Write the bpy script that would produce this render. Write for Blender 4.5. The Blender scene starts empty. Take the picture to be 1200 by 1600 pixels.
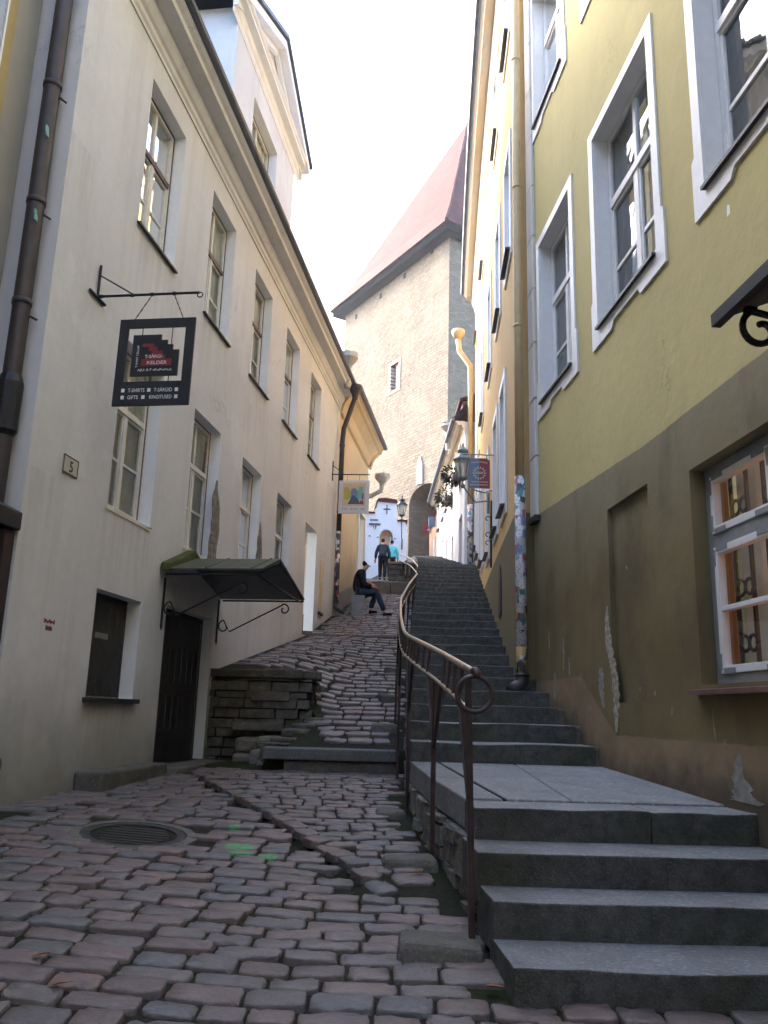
import bpy, bmesh, random
import numpy as np
from math import *
from mathutils import Vector as V, Matrix

R = random.Random(7)
SC = bpy.context.scene
COL = SC.collection

# ------------------------------------------------------------------ camera
CAM_H = 1.4
PITCH, ROLL = radians(13.5), radians(1.64)
_f = V((0, cos(PITCH), sin(PITCH))); _u0 = V((0, -sin(PITCH), cos(PITCH))); _r0 = V((1, 0, 0))
_r = _r0*cos(ROLL) + _u0*sin(ROLL); _u = -_r0*sin(ROLL) + _u0*cos(ROLL)
cd = bpy.data.cameras.new('camera'); cam = bpy.data.objects.new('camera', cd); COL.objects.link(cam)
cam.matrix_world = Matrix(((_r.x, _u.x, -_f.x, 0), (_r.y, _u.y, -_f.y, 0), (_r.z, _u.z, -_f.z, CAM_H), (0, 0, 0, 1)))
cd.sensor_fit = 'VERTICAL'; cd.sensor_height = 32; cd.lens = 1306/1600*32
cd.clip_start = 0.05; cd.clip_end = 2000
SC.camera = cam

# ------------------------------------------------------------------ light
SUN_EL, SUN_AZ = radians(33), radians(-56)          # azimuth from +Y, negative to the left
W = bpy.data.worlds.new('World'); SC.world = W; W.use_nodes = True
nt = W.node_tree; bg = nt.nodes['Background']
sky = nt.nodes.new('ShaderNodeTexSky'); sky.sky_type = 'NISHITA'; sky.sun_disc = False
sky.sun_elevation = SUN_EL; sky.sun_rotation = SUN_AZ; sky.dust_density = 3.0; sky.air_density = 1.0; sky.altitude = 50
nt.links.new(sky.outputs[0], bg.inputs[0]); bg.inputs[1].default_value = 0.15
sl = bpy.data.lights.new('sun', 'SUN'); sl.energy = .62; sl.angle = radians(10); sl.color = (1, .93, .82)
sun = bpy.data.objects.new('sun', sl); COL.objects.link(sun)
sd = V((sin(SUN_AZ)*cos(SUN_EL), cos(SUN_AZ)*cos(SUN_EL), sin(SUN_EL)))
sun.rotation_euler = sd.to_track_quat('Z', 'Y').to_euler()
SC.view_settings.view_transform = 'Standard'; SC.view_settings.look = 'None'
SC.view_settings.exposure = 3.4; SC.view_settings.gamma = 1

# ------------------------------------------------------------------ materials
class M:
    """a material under construction"""
    def __init__(s, name, rough=.8, color=(.5, .5, .5), metal=0., spec=.35):
        s.m = bpy.data.materials.new(name); s.m.use_nodes = True; s.nt = s.m.node_tree
        s.b = s.nt.nodes['Principled BSDF']
        s.b.inputs['Roughness'].default_value = rough; s.b.inputs['Metallic'].default_value = metal
        s.b.inputs['Specular IOR Level'].default_value = spec
        s.b.inputs['Base Color'].default_value = (*color, 1)
        s.tc = None
    def n(s, t, **k):
        nd = s.nt.nodes.new('ShaderNode'+t)
        for a, v in k.items(): setattr(nd, a, v)
        return nd
    def L(s, a, b): s.nt.links.new(a, b)
    def obj(s):
        if not s.tc: s.tc = s.n('TexCoord')
        return s.tc.outputs['Object']
    def attr(s, name='sz'):
        a = s.n('Attribute'); a.attribute_name = name; return a.outputs['Vector']
    def sep(s, v):
        q = s.n('SeparateXYZ'); s.L(v, q.inputs[0]); return q.outputs
    def scale(s, v, sc):
        q = s.n('Mapping'); s.L(v, q.inputs['Vector']); q.inputs['Scale'].default_value = sc; return q.outputs[0]
    def noise(s, sc=5, det=4, v=None, rough=.55, out='Fac', dist=0.):
        q = s.n('TexNoise'); q.inputs['Scale'].default_value = sc; q.inputs['Detail'].default_value = det
        q.inputs['Roughness'].default_value = rough; q.inputs['Distortion'].default_value = dist
        s.L(v if v is not None else s.obj(), q.inputs['Vector']); return q.outputs[out]
    def ramp(s, f, stops, interp='LINEAR'):
        q = s.n('ValToRGB'); s.L(f, q.inputs[0]); e = q.color_ramp.elements; q.color_ramp.interpolation = interp
        while len(e) < len(stops): e.new(.5)
        for el, (p, c) in zip(e, stops):
            el.position = p; el.color = (*c, 1) if len(c) == 3 else c
        return q.outputs[0]
    def mask(s, f, a, b):
        q = s.n('MapRange'); q.inputs['From Min'].default_value = a; q.inputs['From Max'].default_value = b
        q.clamp = True; s.L(f, q.inputs['Value']); return q.outputs[0]
    def math(s, op, a, b=None):
        q = s.n('Math', operation=op)
        for i, x in enumerate((a, b)):
            if x is None: continue
            if isinstance(x, (int, float)): q.inputs[i].default_value = x
            else: s.L(x, q.inputs[i])
        return q.outputs[0]
    def mix(s, f, a, b, mode='MIX'):
        q = s.n('Mix', data_type='RGBA', blend_type=mode)
        for sock, x in ((q.inputs[0], f), (q.inputs[6], a), (q.inputs[7], b)):
            if isinstance(x, (int, float)): sock.default_value = x
            elif isinstance(x, tuple): sock.default_value = (*x, 1)
            else: s.L(x, sock)
        return q.outputs[2]
    def col(s, c):
        if isinstance(c, tuple): s.b.inputs['Base Color'].default_value = (*c, 1)
        else: s.L(c, s.b.inputs['Base Color'])
    def bump(s, h, strength=.3, dist=.02):
        q = s.n('Bump'); q.inputs['Strength'].default_value = strength; q.inputs['Distance'].default_value = dist
        s.L(h, q.inputs['Height']); s.L(q.outputs[0], s.b.inputs['Normal'])
    def rough(s, f): s.L(f, s.b.inputs['Roughness'])

def c3(c, k): return tuple(min(1, x*k) for x in c)

def plaster(name, c, grime=(.2, .19, .16), var=.10, bump=.25, streak=.35, sc=1., crack=0.):
    m = M(name, .88, spec=.2)
    big = m.noise(.55*sc, 5); fine = m.noise(9*sc, 6, rough=.65)
    base = m.mix(m.mask(big, .3, .7), c3(c, 1-var), c3(c, 1+var*.6))
    base = m.mix(m.mask(fine, .35, .75), base, m.mix(.25, base, c3(c, .72)))
    st = m.noise(2.2, 5, m.scale(m.obj(), (1.6, 1.6, .12)), rough=.6)
    base = m.mix(m.math('MULTIPLY', m.mask(st, .52, .8), streak), base, grime)
    if crack:
        vo = m.n('TexVoronoi'); vo.feature = 'DISTANCE_TO_EDGE'; vo.inputs['Scale'].default_value = .38
        wv = m.n('VectorMath', operation='ADD'); m.L(m.obj(), wv.inputs[0]); sc_ = m.n('VectorMath', operation='SCALE'); m.L(m.noise(2.2, 5, out='Color', rough=.65), sc_.inputs[0]); sc_.inputs['Scale'].default_value = .9; m.L(sc_.outputs[0], wv.inputs[1]); m.L(wv.outputs[0], vo.inputs['Vector'])
        cr = m.math('MULTIPLY', m.mask(vo.outputs['Distance'], .0045, .001), m.mask(m.noise(.7, 3), .5, .62))
        base = m.mix(m.math('MULTIPLY', cr, crack), base, c3(c, .35))
        pt = m.mask(m.noise(.42, 6, rough=.6), .60, .625); base = m.mix(m.math('MULTIPLY', pt, .2), base, c3(c, 1.25))
    m.col(base)
    h = m.math('ADD', m.math('MULTIPLY', m.noise(3*sc, 3), .8), m.math('MULTIPLY', fine, .5))
    m.bump(h, bump, .03)
    return m, base

def grime_base(m, base, zlev, amount=.5, c=(.10, .095, .07), width=.9):
    """damp and dirt rising from the foot of a wall; zlev is a node value: height over the ground"""
    n = m.noise(2.5, 5)
    f = m.mask(m.math('ADD', zlev, m.math('MULTIPLY', n, -.9)), width-.35, -.45)
    col = m.mix(m.math('MULTIPLY', f, amount), base, c); m.col(col); return col

def simple(name, c, rough=.6, metal=0., var=.2, sc=12, bump=.15, spec=.4):
    m = M(name, rough, c, metal, spec)
    f = m.noise(sc, 5, rough=.6)
    m.col(m.mix(m.mask(f, .3, .72), c3(c, 1-var), c3(c, 1+var)))
    if bump: m.bump(f, bump, .01)
    return m.m

MT = {}
# left white house
m, b = plaster('white_plaster', (.60, .60, .60), grime=(.38, .36, .33), var=.09, streak=.42, crack=.55)
s_, o_, z_ = m.sep(m.attr())
g_ = m.math('SUBTRACT', z_, m.math('MAXIMUM', m.math('MULTIPLY', m.math('SUBTRACT', s_, 12.5), .34), .6))
fr_ = m.math('FRACT', m.math('DIVIDE', m.math('SUBTRACT', s_, 8.74), 2.27))
ins_ = m.math('MULTIPLY', m.mask(fr_, .0, .03), m.mask(fr_, .58, .55))
run_ = m.noise(1.0, 5, m.scale(m.attr(), (9, 1, .35)), rough=.7)
lo_ = m.math('MULTIPLY', m.mask(z_, 5.55, 6.9), m.mask(z_, 6.95, 6.93)); lo2 = m.math('MULTIPLY', m.mask(z_, 2.4, 3.45), m.mask(z_, 3.5, 3.48)); lo3 = m.math('MULTIPLY', m.mask(z_, .6, 1.4), m.mask(z_, 1.44, 1.42))
st_ = m.math('MULTIPLY', m.math('MULTIPLY', ins_, m.math('MAXIMUM', lo_, m.math('MAXIMUM', lo2, lo3))), m.mask(run_, .42, .7))
b = m.mix(m.math('MULTIPLY', st_, .45), b, (.27, .25, .21))
grime_base(m, b, g_, .75, (.17, .16, .11), 1.15); MT['white_plaster'] = m.m
m, b = plaster('pale_reveal', (.78, .80, .82), var=.05, streak=.15); MT['reveal'] = m.m
m, b = plaster('ochre_plaster', (.54, .43, .27), grime=(.3, .22, .12), var=.12)
s_, o_, z_ = m.sep(m.attr())
g_ = m.math('SUBTRACT', z_, m.math('ADD', m.math('MULTIPLY', s_, .31), -2.6))
grime_base(m, b, g_, .6, (.14, .12, .09), 1.0); MT['ochre_plaster'] = m.m
m, b = plaster('grey_plinth', (.16, .155, .14), grime=(.07, .065, .055), var=.25, bump=.5, sc=2); MT['plinth'] = m.m
m, b = plaster('yellow_plaster', (.58, .40, .18), grime=(.33, .24, .12), var=.08)
s_, o_, z_ = m.sep(m.attr())
lv = m.math('ADD', z_, m.math('MULTIPLY', m.noise(7, 3), .03))
q = m.mix(m.mask(lv, 4.06, 4.04), b, (.15, .12, .055)); m.col(q); MT['yellow_plaster'] = m.m
m, b = plaster('cottage_plaster', (.74, .74, .74), grime=(.45, .44, .42), var=.05, streak=.2); MT['cottage_plaster'] = m.m
m, b = plaster('cream_plaster', (.66, .58, .46), grime=(.4, .33, .25), var=.06, streak=.2); MT['cream'] = m.m
m, b = plaster('pink_plaster', (.62, .38, .24), var=.08); MT['pink_plaster'] = m.m
m, b = plaster('grey_strip_plaster', (.36, .345, .31), var=.08); MT['grey_plaster'] = m.m
m, b = plaster('ochre_strip_plaster', (.42, .33, .16), var=.1); MT['ochre_strip'] = m.m
# green house: yellow-green above, olive dado, brown foot
m, b = plaster('green_house_plaster', (.50, .43, .20), grime=(.36, .32, .18), var=.10, streak=.3, bump=.3, crack=.4)
s_, o_, z_ = m.sep(m.attr())
wob = m.math('MULTIPLY', m.math('SUBTRACT', m.noise(5, 4), .5), .03)
lev = m.math('SUBTRACT', m.math('ADD', z_, wob), m.math('MULTIPLY', m.mask(s_, 6.97, 10.7), .2))
olive = m.mix(m.mask(m.noise(.9, 5), .35, .68), (.200, .158, .075), (.148, .110, .048))
olive = m.mix(m.mask(m.math('ADD', z_, m.noise(1.2, 4)), 3.2, 4.3), olive, (.235, .208, .130))
damp = m.noise(1.1, 5, m.scale(m.attr(), (1, 1, .55)), rough=.6)
olive = m.mix(m.math('MULTIPLY', m.mask(damp, .5, .66), .6), olive, (.090, .072, .040))
fl = m.noise(16, 6, rough=.7)
olive = m.mix(m.math('MULTIPLY', m.mask(fl, .66, .72), .5), olive, (.17, .14, .07))
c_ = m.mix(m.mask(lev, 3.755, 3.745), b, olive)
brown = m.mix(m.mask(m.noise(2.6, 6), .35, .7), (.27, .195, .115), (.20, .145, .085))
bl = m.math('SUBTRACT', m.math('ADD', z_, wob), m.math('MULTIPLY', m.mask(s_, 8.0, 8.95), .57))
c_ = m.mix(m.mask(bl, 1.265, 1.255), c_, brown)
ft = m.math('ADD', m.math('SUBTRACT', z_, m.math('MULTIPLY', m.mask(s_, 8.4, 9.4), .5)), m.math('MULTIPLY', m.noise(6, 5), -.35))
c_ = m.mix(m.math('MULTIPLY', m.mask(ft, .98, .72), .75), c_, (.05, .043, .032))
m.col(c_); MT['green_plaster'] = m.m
MT['peel'] = simple('bare_lime_plaster', (.33, .295, .23), .95, var=.55, sc=22, bump=1.0)
MT['peel_grey'] = simple('grey_mortar_patch', (.235, .225, .20), .95, var=.3, sc=18, bump=.7)
MT['peel_small'] = simple('chipped_paint', (.24, .215, .165), .95, var=.3, sc=18, bump=.5)
m, b = plaster('quoin_plaster', (.62, .61, .58), var=.07, streak=.25); MT['quoin'] = m.m
# brickwork showing in the left house
m = M('bare_brick', .95, spec=.1)
br = m.n('TexBrick'); br.inputs['Scale'].default_value = 7; br.inputs['Color1'].default_value = (.26, .22, .18, 1); br.inputs['Color2'].default_value = (.17, .145, .125, 1); br.inputs['Mortar'].default_value = (.36, .34, .30, 1)
br.inputs['Mortar Size'].default_value = .035; br.offset = .5
sv = m.n('CombineXYZ'); a_ = m.sep(m.attr()); nz = m.noise(6, 3)
m.L(m.math('ADD', a_[0], m.math('MULTIPLY', nz, .12)), sv.inputs[0]); m.L(m.math('ADD', a_[2], m.math('MULTIPLY', nz, .10)), sv.inputs[1]); m.L(sv.outputs[0], br.inputs['Vector'])
m.col(m.mix(m.mask(m.noise(14, 5), .4, .7), br.outputs[0], (.11, .10, .09))); m.bump(m.math('SUBTRACT', m.noise(12, 5), br.outputs[1]), .8, .03); MT['brick'] = m.m
MT['red_brick'] = simple('crumbling_red_brick', (.20, .125, .09), .95, var=.5, sc=25, bump=.8)

# stone
def stone(name, c, sc=8, var=.35, bump=.5, moss=0., rough=.85, speck=True):
    m = M(name, rough, spec=.3)
    f = m.noise(sc, 6, rough=.65); g = m.noise(sc*.18, 4)
    col = m.mix(m.mask(f, .3, .72), c3(c, 1-var), c3(c, 1+var))
    col = m.mix(m.mask(g, .35, .7), col, m.mix(.5, col, c3(c, .6)))
    if speck:
        sp = m.noise(sc*9, 2); col = m.mix(m.math('MULTIPLY', m.mask(sp, .58, .7), .6), col, c3(c, 2.0)); col = m.mix(m.math('MULTIPLY', m.mask(sp, .42, .32), .5), col, c3(c, .45))
    if moss:
        col = m.mix(m.math('MULTIPLY', m.mask(m.noise(1.7, 5), .48, .7), moss), col, (.045, .052, .018))
    m.col(col); m.bump(m.math('ADD', f, m.math('MULTIPLY', m.noise(sc*6, 3), .4)), bump, .015)
    return m
m = stone('granite_step', (.125, .128, .125), 7, .25, .6, .25)
gn = m.n('NewGeometry'); nz = m.sep(gn.outputs['Normal'])[2]
MT['step'] = m.m
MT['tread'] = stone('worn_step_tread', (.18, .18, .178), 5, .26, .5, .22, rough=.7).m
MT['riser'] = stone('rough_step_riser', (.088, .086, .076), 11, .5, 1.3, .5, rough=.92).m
m = stone('worn_landing_slab', (.205, .207, .205), 3.5, .22, .35, .2, rough=.7); MT['slab'] = m.m
MT['slate'] = stone('dark_slate', (.125, .115, .098), 6, .5, 1.0, .3).m
m = stone('rubble_stone', (.20, .185, .155), 6, .5, 1.0, .4); MT['rubble'] = m.m
MT['kerb'] = stone('kerb_stone', (.13, .115, .095), 7, .35, .7, .35).m
MT['grey_block'] = stone('grey_block_stone', (.20, .21, .23), 6, .2, .4).m

# cobbles: each stone its own colour
m = M('cobble_stone', .62, spec=.45)
gi = m.n('NewGeometry'); rnd = gi.outputs['Random Per Island']
pal = m.ramp(rnd, [(0, (0.162, 0.114, 0.099)), (.14, (0.180, 0.121, 0.105)), (.28, (0.142, 0.116, 0.105)), (.40, (0.158, 0.123, 0.112)), (.52, (0.175, 0.135, 0.119)), (.63, (0.130, 0.119, 0.114)), (.72, (0.198, 0.131, 0.112)), (.84, (0.134, 0.128, 0.123)), (.90, (0.170, 0.114, 0.096)), (1, (0.158, 0.137, 0.112))], 'CONSTANT')
f = m.noise(9, 6, rough=.65)
pal = m.mix(m.mask(f, .3, .75), m.mix(.42, pal, (.055, .047, .043)), pal)
grit = m.noise(60, 3, rough=.7)
pal = m.mix(m.math('MULTIPLY', m.mask(grit, .56, .7), .35), pal, (.26, .23, .20))
pal = m.mix(m.math('MULTIPLY', m.mask(m.noise(5, 5, rough=.7), .56, .66), .35), pal, (.048, .047, .03))
pal = m.mix(m.math('MULTIPLY', m.mask(m.noise(.8, 4), .45, .7), .4), pal, (.075, .066, .062))
x_, y_, z_ = m.sep(m.obj())
def spot(cx, cy, rx, ry):
    dx = m.math('DIVIDE', m.math('SUBTRACT', x_, cx), rx); dy = m.math('DIVIDE', m.math('SUBTRACT', y_, cy), ry)
    d = m.math('SQRT', m.math('ADD', m.math('MULTIPLY', dx, dx), m.math('MULTIPLY', dy, dy)))
    return m.mask(m.math('ADD', d, m.math('MULTIPLY', m.noise(11, 4), 1.1)), 1.45, 1.3)
sp = m.math('MAXIMUM', m.math('MAXIMUM', spot(-1.02, 6.78, .13, .10), spot(-.97, 6.58, .12, .07)), m.math('MAXIMUM', spot(-.78, 6.60, .09, .09), spot(-1.17, 7.45, .06, .08)))
pal = m.mix(m.math('MULTIPLY', m.math('MULTIPLY', sp, .72), m.mask(m.noise(26, 4, rough=.7), .36, .56)), pal, (.04, .40, .09))
m.col(pal); m.bump(m.math('ADD', f, m.math('MULTIPLY', m.noise(45, 4, rough=.7), .6)), .8, .014)
m.rough(m.math('MULTIPLY', m.mask(m.noise(3, 4), -.1, 1.0), .86)); MT['cobble'] = m.m
m = M('joint_soil', .97, spec=.1)
f = m.noise(14, 6, rough=.7)
m.col(m.mix(m.mask(m.noise(1.3, 4), .45, .65), m.mix(f, (.018, .016, .012), (.045, .038, .028)), m.mix(f, (.016, .020, .008), (.04, .048, .018)))); m.bump(f, 1, .03); MT['soil'] = m.m

# tower limestone
m = M('limestone_masonry', .95, spec=.1)
a_ = m.sep(m.attr()); nz = m.noise(1.6, 6, out='Color', rough=.7); nzs = m.sep(nz)
sv = m.n('CombineXYZ'); m.L(m.math('ADD', a_[0], m.math('MULTIPLY', nzs[0], .5)), sv.inputs[0]); m.L(m.math('ADD', a_[2], m.math('MULTIPLY', nzs[1], .20)), sv.inputs[1])
br = m.n('TexBrick'); br.inputs['Scale'].default_value = 1.25; br.offset = .43; br.inputs['Mortar Size'].default_value = .02; br.inputs['Bias'].default_value = .0; br.inputs['Row Height'].default_value = .21; br.inputs['Brick Width'].default_value = .55
br.inputs['Color1'].default_value = (.275, .232, .185, 1); br.inputs['Color2'].default_value = (.205, .172, .137, 1); br.inputs['Mortar'].default_value = (.125, .106, .086, 1)
m.L(sv.outputs[0], br.inputs['Vector'])
n2 = m.noise(3.2, 6, rough=.7)
col = m.mix(m.mask(n2, .32, .72), m.mix(.4, br.outputs[0], (.13, .11, .088)), br.outputs[0])
col = m.mix(m.math('MULTIPLY', m.mask(m.noise(.35, 4), .45, .7), .4), col, (.30, .27, .225))
m.col(col); m.bump(m.math('ADD', n2, m.math('MULTIPLY', br.outputs[1], -.35)), 1.0, .16); MT['limestone'] = m.m
m = M('shaded_limestone_masonry', .95, spec=.1)  # same tower stone, shade painted in for the side face and archway
a_ = m.sep(m.attr()); nzs = m.sep(m.noise(1.2, 4, out='Color'))
sv = m.n('CombineXYZ'); m.L(m.math('ADD', a_[0], m.math('MULTIPLY', nzs[0], .7)), sv.inputs[0]); m.L(m.math('ADD', a_[2], m.math('MULTIPLY', nzs[1], .4)), sv.inputs[1])
br = m.n('TexBrick'); br.inputs['Scale'].default_value = 2.2; br.inputs['Mortar Size'].default_value = .02; br.inputs['Row Height'].default_value = .28; br.inputs['Brick Width'].default_value = .7
br.inputs['Color1'].default_value = (.25, .195, .14, 1); br.inputs['Color2'].default_value = (.165, .128, .092, 1); br.inputs['Mortar'].default_value = (.11, .092, .073, 1)
m.L(sv.outputs[0], br.inputs['Vector']); n2 = m.noise(3, 5)
m.col(m.mix(m.mask(n2, .4, .7), br.outputs[0], (.16, .135, .105))); m.bump(n2, .6, .08); MT['shaded_limestone'] = m.m
MT['pale_brick'] = simple('whitewashed_brick', (.42, .385, .33), .9, var=.15, sc=3, bump=.3)

# roof tiles
def tiles(name, c1, c2, sc=3.):
    m = M(name, .85, spec=.2)
    a_ = m.sep(m.attr()); sv = m.n('CombineXYZ'); m.L(a_[0], sv.inputs[0]); m.L(a_[2], sv.inputs[1])
    br = m.n('TexBrick'); br.inputs['Scale'].default_value = sc; br.inputs['Color1'].default_value = (*c1, 1); br.inputs['Color2'].default_value = (*c2, 1); br.inputs['Mortar'].default_value = (*c3(c1, .25), 1)
    br.inputs['Mortar Size'].default_value = .03; br.inputs['Brick Width'].default_value = .55; br.inputs['Row Height'].default_value = .7
    m.L(sv.outputs[0], br.inputs['Vector'])
    m.col(m.mix(m.mask(m.noise(1.1, 5), .35, .7), br.outputs[0], c3(c2, .7))); m.bump(m.math('MULTIPLY', br.outputs[1], -1), .6, .04)
    return m.m
MT['red_tile'] = tiles('red_roof_tiles', (.125, .036, .028), (.075, .022, .020), 1.1)
MT['dark_tile'] = tiles('dark_roof_tiles', (.10, .045, .040), (.07, .035, .032))
MT['sheet_roof'] = simple('grey_sheet_roof', (.12, .128, .145), .5, .3, .2, 4, .1)
# wood, metal, glass
MT['white_paint'] = simple('white_window_paint', (.60, .585, .54), .55, var=.10, sc=20, bump=.2)
MT['clean_white'] = simple('clean_white_paint', (.70, .70, .69), .45, var=.05, sc=12, bump=.05)
MT['grey_paint'] = simple('grey_window_paint', (.235, .245, .245), .55, var=.12, sc=15, bump=.15)
MT['brown_paint'] = simple('flaking_brown_paint', (.09, .055, .045), .6, var=.4, sc=18, bump=.3)
MT['iron'] = simple('black_iron', (.018, .018, .020), .5, .4, .3, 20, .2, spec=.5)
MT['rust_brown'] = simple('brown_painted_steel', (.055, .030, .026), .48, .1, .35, 14, .2, spec=.5)
MT['worn_rail'] = simple('worn_brass_rail', (.38, .29, .20), .34, .55, .35, 9, .08, spec=.5)
MT['dark_wood'] = simple('blackened_wood', (.014, .0125, .012), .62, var=.5, sc=9, bump=.4)
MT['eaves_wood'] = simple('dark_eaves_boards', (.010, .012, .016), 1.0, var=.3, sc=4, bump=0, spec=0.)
MT['shutter_wood'] = simple('dark_shutter_wood', (.030, .026, .023), .6, var=.4, sc=9, bump=.4)
MT['sheet_sill'] = simple('dark_sheet_sill', (.055, .052, .050), .45, .4, .3, 8, .1)
MT['red_sill'] = simple('red_brown_sill', (.16, .085, .075), .5, .2, .2, 8, .1)
MT['pipe_dark'] = simple('dark_brown_pipe', (.048, .038, .036), .5, .2, .25, 7, .1)
MT['pipe_tan'] = simple('tan_pipe_paint', (.47, .36, .20), .5, .1, .1, 6, .06)
MT['pipe_amber'] = simple('amber_pipe_paint', (.52, .39, .20), .5, .1, .1, 6, .06)
MT['pipe_grey'] = simple('grey_zinc_pipe', (.34, .345, .33), .5, .3, .12, 6, .06)
MT['steel_blue'] = simple('blue_grey_steel', (.16, .19, .22), .3, .7, .15, 3, .05)
MT['brown_door'] = simple('maroon_brown_door', (.036, .020, .019), .55, var=.3, sc=9, bump=.2)
m = M('mossy_sheet_roof', .8, spec=.2); f = m.noise(5, 6, rough=.7)
m.col(m.mix(m.mask(f, .4, .62), (.095, .085, .062), (.060, .068, .028))); m.bump(f, .5, .02); MT['mossy'] = m.m
m = M('thick_moss', .95, spec=.1); f = m.noise(22, 6, rough=.7)
m.col(m.mix(f, (.05, .06, .016), (.12, .125, .045))); m.bump(f, 1, .04); MT['moss'] = m.m
def glass(name, tint=(.85, .9, .88), ior=1.45, refl=1.):
    m = M(name); nt = m.nt
    out = [n for n in nt.nodes if n.type == 'OUTPUT_MATERIAL'][0]
    t = m.n('BsdfTransparent'); t.inputs[0].default_value = (*tint, 1)
    g = m.n('BsdfGlossy'); g.inputs['Roughness'].default_value = .02
    fr = m.n('Fresnel'); fr.inputs['IOR'].default_value = ior
    nz = m.noise(2.3, 2); bp = m.n('Bump'); bp.inputs['Strength'].default_value = .08; bp.inputs['Distance'].default_value = .03; m.L(nz, bp.inputs['Height'])
    m.L(bp.outputs[0], g.inputs['Normal'])
    x = m.n('MixShader'); m.L(m.math('MULTIPLY', fr.outputs[0], refl), x.inputs[0]); m.L(t.outputs[0], x.inputs[1]); m.L(g.outputs[0], x.inputs[2]); m.L(x.outputs[0], out.inputs['Surface'])
    return m.m
MT['glass'] = glass('window_glass'); MT['glass_r'] = glass('bright_window_glass', (.75, .8, .8), 1.8, 1.25)
MT['glass_clear'] = glass('clear_window_glass', (.92, .93, .9), 1.4, .14)
MT['curtain'] = simple('beige_curtain', (.80, .79, .72), .95, var=.15, sc=3, bump=.2)
MT['curtain_grey'] = simple('grey_net_curtain', (.55, .56, .55), .95, var=.2, sc=3, bump=.2)
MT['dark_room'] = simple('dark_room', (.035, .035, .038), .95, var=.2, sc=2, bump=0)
m = M('lit_orange_curtain', .9, (.5, .2, .04)); m.b.inputs['Emission Color'].default_value = (.95, .36, .06, 1); m.b.inputs['Emission Strength'].default_value = .11; MT['lit'] = m.m
m = M('lantern_glass', .3, (.42, .44, .40), spec=.5); m.b.inputs['Alpha'].default_value = .75; MT['lantern_glass'] = m.m
MT['verdigris'] = simple('grey_green_metal', (.16, .21, .21), .5, .3, .25, 10, .1)
# stickers
def stickers(name, back, dens=.75, sc=13):
    m = M(name, .55, spec=.4)
    v = m.n('TexVoronoi'); v.feature = 'F1'; v.distance = 'CHEBYCHEV'; v.inputs['Scale'].default_value = sc; m.L(m.scale(m.obj(), (1, 1, .75)), v.inputs['Vector'])
    h = m.sep(v.outputs['Color'])
    pal = m.ramp(h[0], [(0, (.62, .62, .63)), (.28, (.05, .05, .06)), (.42, (.16, .21, .34)), (.55, (.60, .60, .58)), (.66, (.36, .07, .07)), (.74, (.30, .38, .50)), (.82, (.45, .40, .20)), (.88, (.7, .7, .7)), (.95, (.06, .22, .24))], 'CONSTANT')
    v2 = m.n('TexVoronoi'); v2.inputs['Scale'].default_value = sc*4.5; m.L(m.obj(), v2.inputs['Vector'])
    pal = m.mix(m.math('MULTIPLY', m.mask(m.sep(v2.outputs['Color'])[1], .7, .72), .45), pal, (.12, .12, .15))
    keep = m.mask(h[1], dens, dens-.01)
    m.col(m.mix(keep, back, pal)); return m.m
MT['stick'] = stickers('stickered_pipe', (.36, .36, .34), .95); MT['stick_dark'] = stickers('sparse_stickers', (.045, .04, .04), .42, 11)
MT['stick_amber'] = stickers('sticker_remains', (.40, .26, .10), .4, 11)

def flat(name, c, rough=.6, **k): return simple(name, c, rough, var=k.pop('var', .06), bump=k.pop('bump', 0), **k)
MT['sign_black'] = flat('black_sign_board', (.014, .015, .018), .6)
MT['sign_red'] = flat('dark_red_paint', (.20, .025, .028)); MT['sign_white'] = flat('white_lettering', (.72, .72, .72))
MT['sign_board'] = flat('pale_grey_board', (.50, .51, .52)); MT['tan'] = flat('tan_paint', (.52, .40, .24))
MT['gold'] = flat('gold_paint', (.62, .50, .28)); MT['wine'] = flat('wine_red_paint', (.26, .045, .075)); MT['slate_blue'] = flat('slate_blue_paint', (.14, .20, .30))
MT['red'] = flat('bright_red_paint', (.55, .05, .05)); MT['blue_paint'] = flat('deep_blue_paint', (.05, .08, .14)); MT['olive_yellow'] = flat('olive_yellow_paint', (.36, .33, .08)); MT['teal'] = flat('teal_paint', (.16, .36, .33)); MT['maroon'] = flat('maroon_paint', (.18, .05, .05))
MT['plate'] = flat('cream_enamel', (.40, .38, .31), .4); MT['black_ink'] = flat('black_ink', (.03, .03, .03))
MT['skin'] = flat('skin', (.42, .24, .17), .6); MT['skin_dark'] = flat('weathered_skin', (.33, .20, .14), .6)
def cloth(name, c): return simple(name, c, .95, var=.3, sc=14, bump=.4, spec=.1)
MT['black_cloth'] = cloth('black_cloth', (.016, .017, .019)); MT['denim'] = cloth('dark_denim', (.030, .045, .070)); MT['navy'] = cloth('dark_navy_cloth', (.030, .040, .058)); MT['turq'] = cloth('turquoise_cloth', (.12, .50, .52)); MT['dark_hair'] = cloth('dark_hair', (.018, .014, .012)); MT['shoe'] = cloth('dark_shoes', (.014, .013, .013)); MT['pack'] = cloth('grey_backpack', (.045, .055, .075)); MT['paper_bag'] = cloth('tan_bag', (.42, .28, .13)); MT['dark_trousers'] = cloth('dark_trousers', (.016, .018, .022)); MT['red_wood'] = simple('reddish_wood', (.35, .12, .06), .4)
MT['leafgreen'] = simple('dark_leaves', (.035, .055, .022), .7, var=.5, sc=30, bump=0); MT['wilted'] = simple('dull_dark_leaves', (.018, .018, .012), .8, var=.5, sc=30, bump=0); MT['dead_leaf'] = simple('brown_leaf', (.26, .11, .04), .8, var=.4, sc=30, bump=0)

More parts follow.
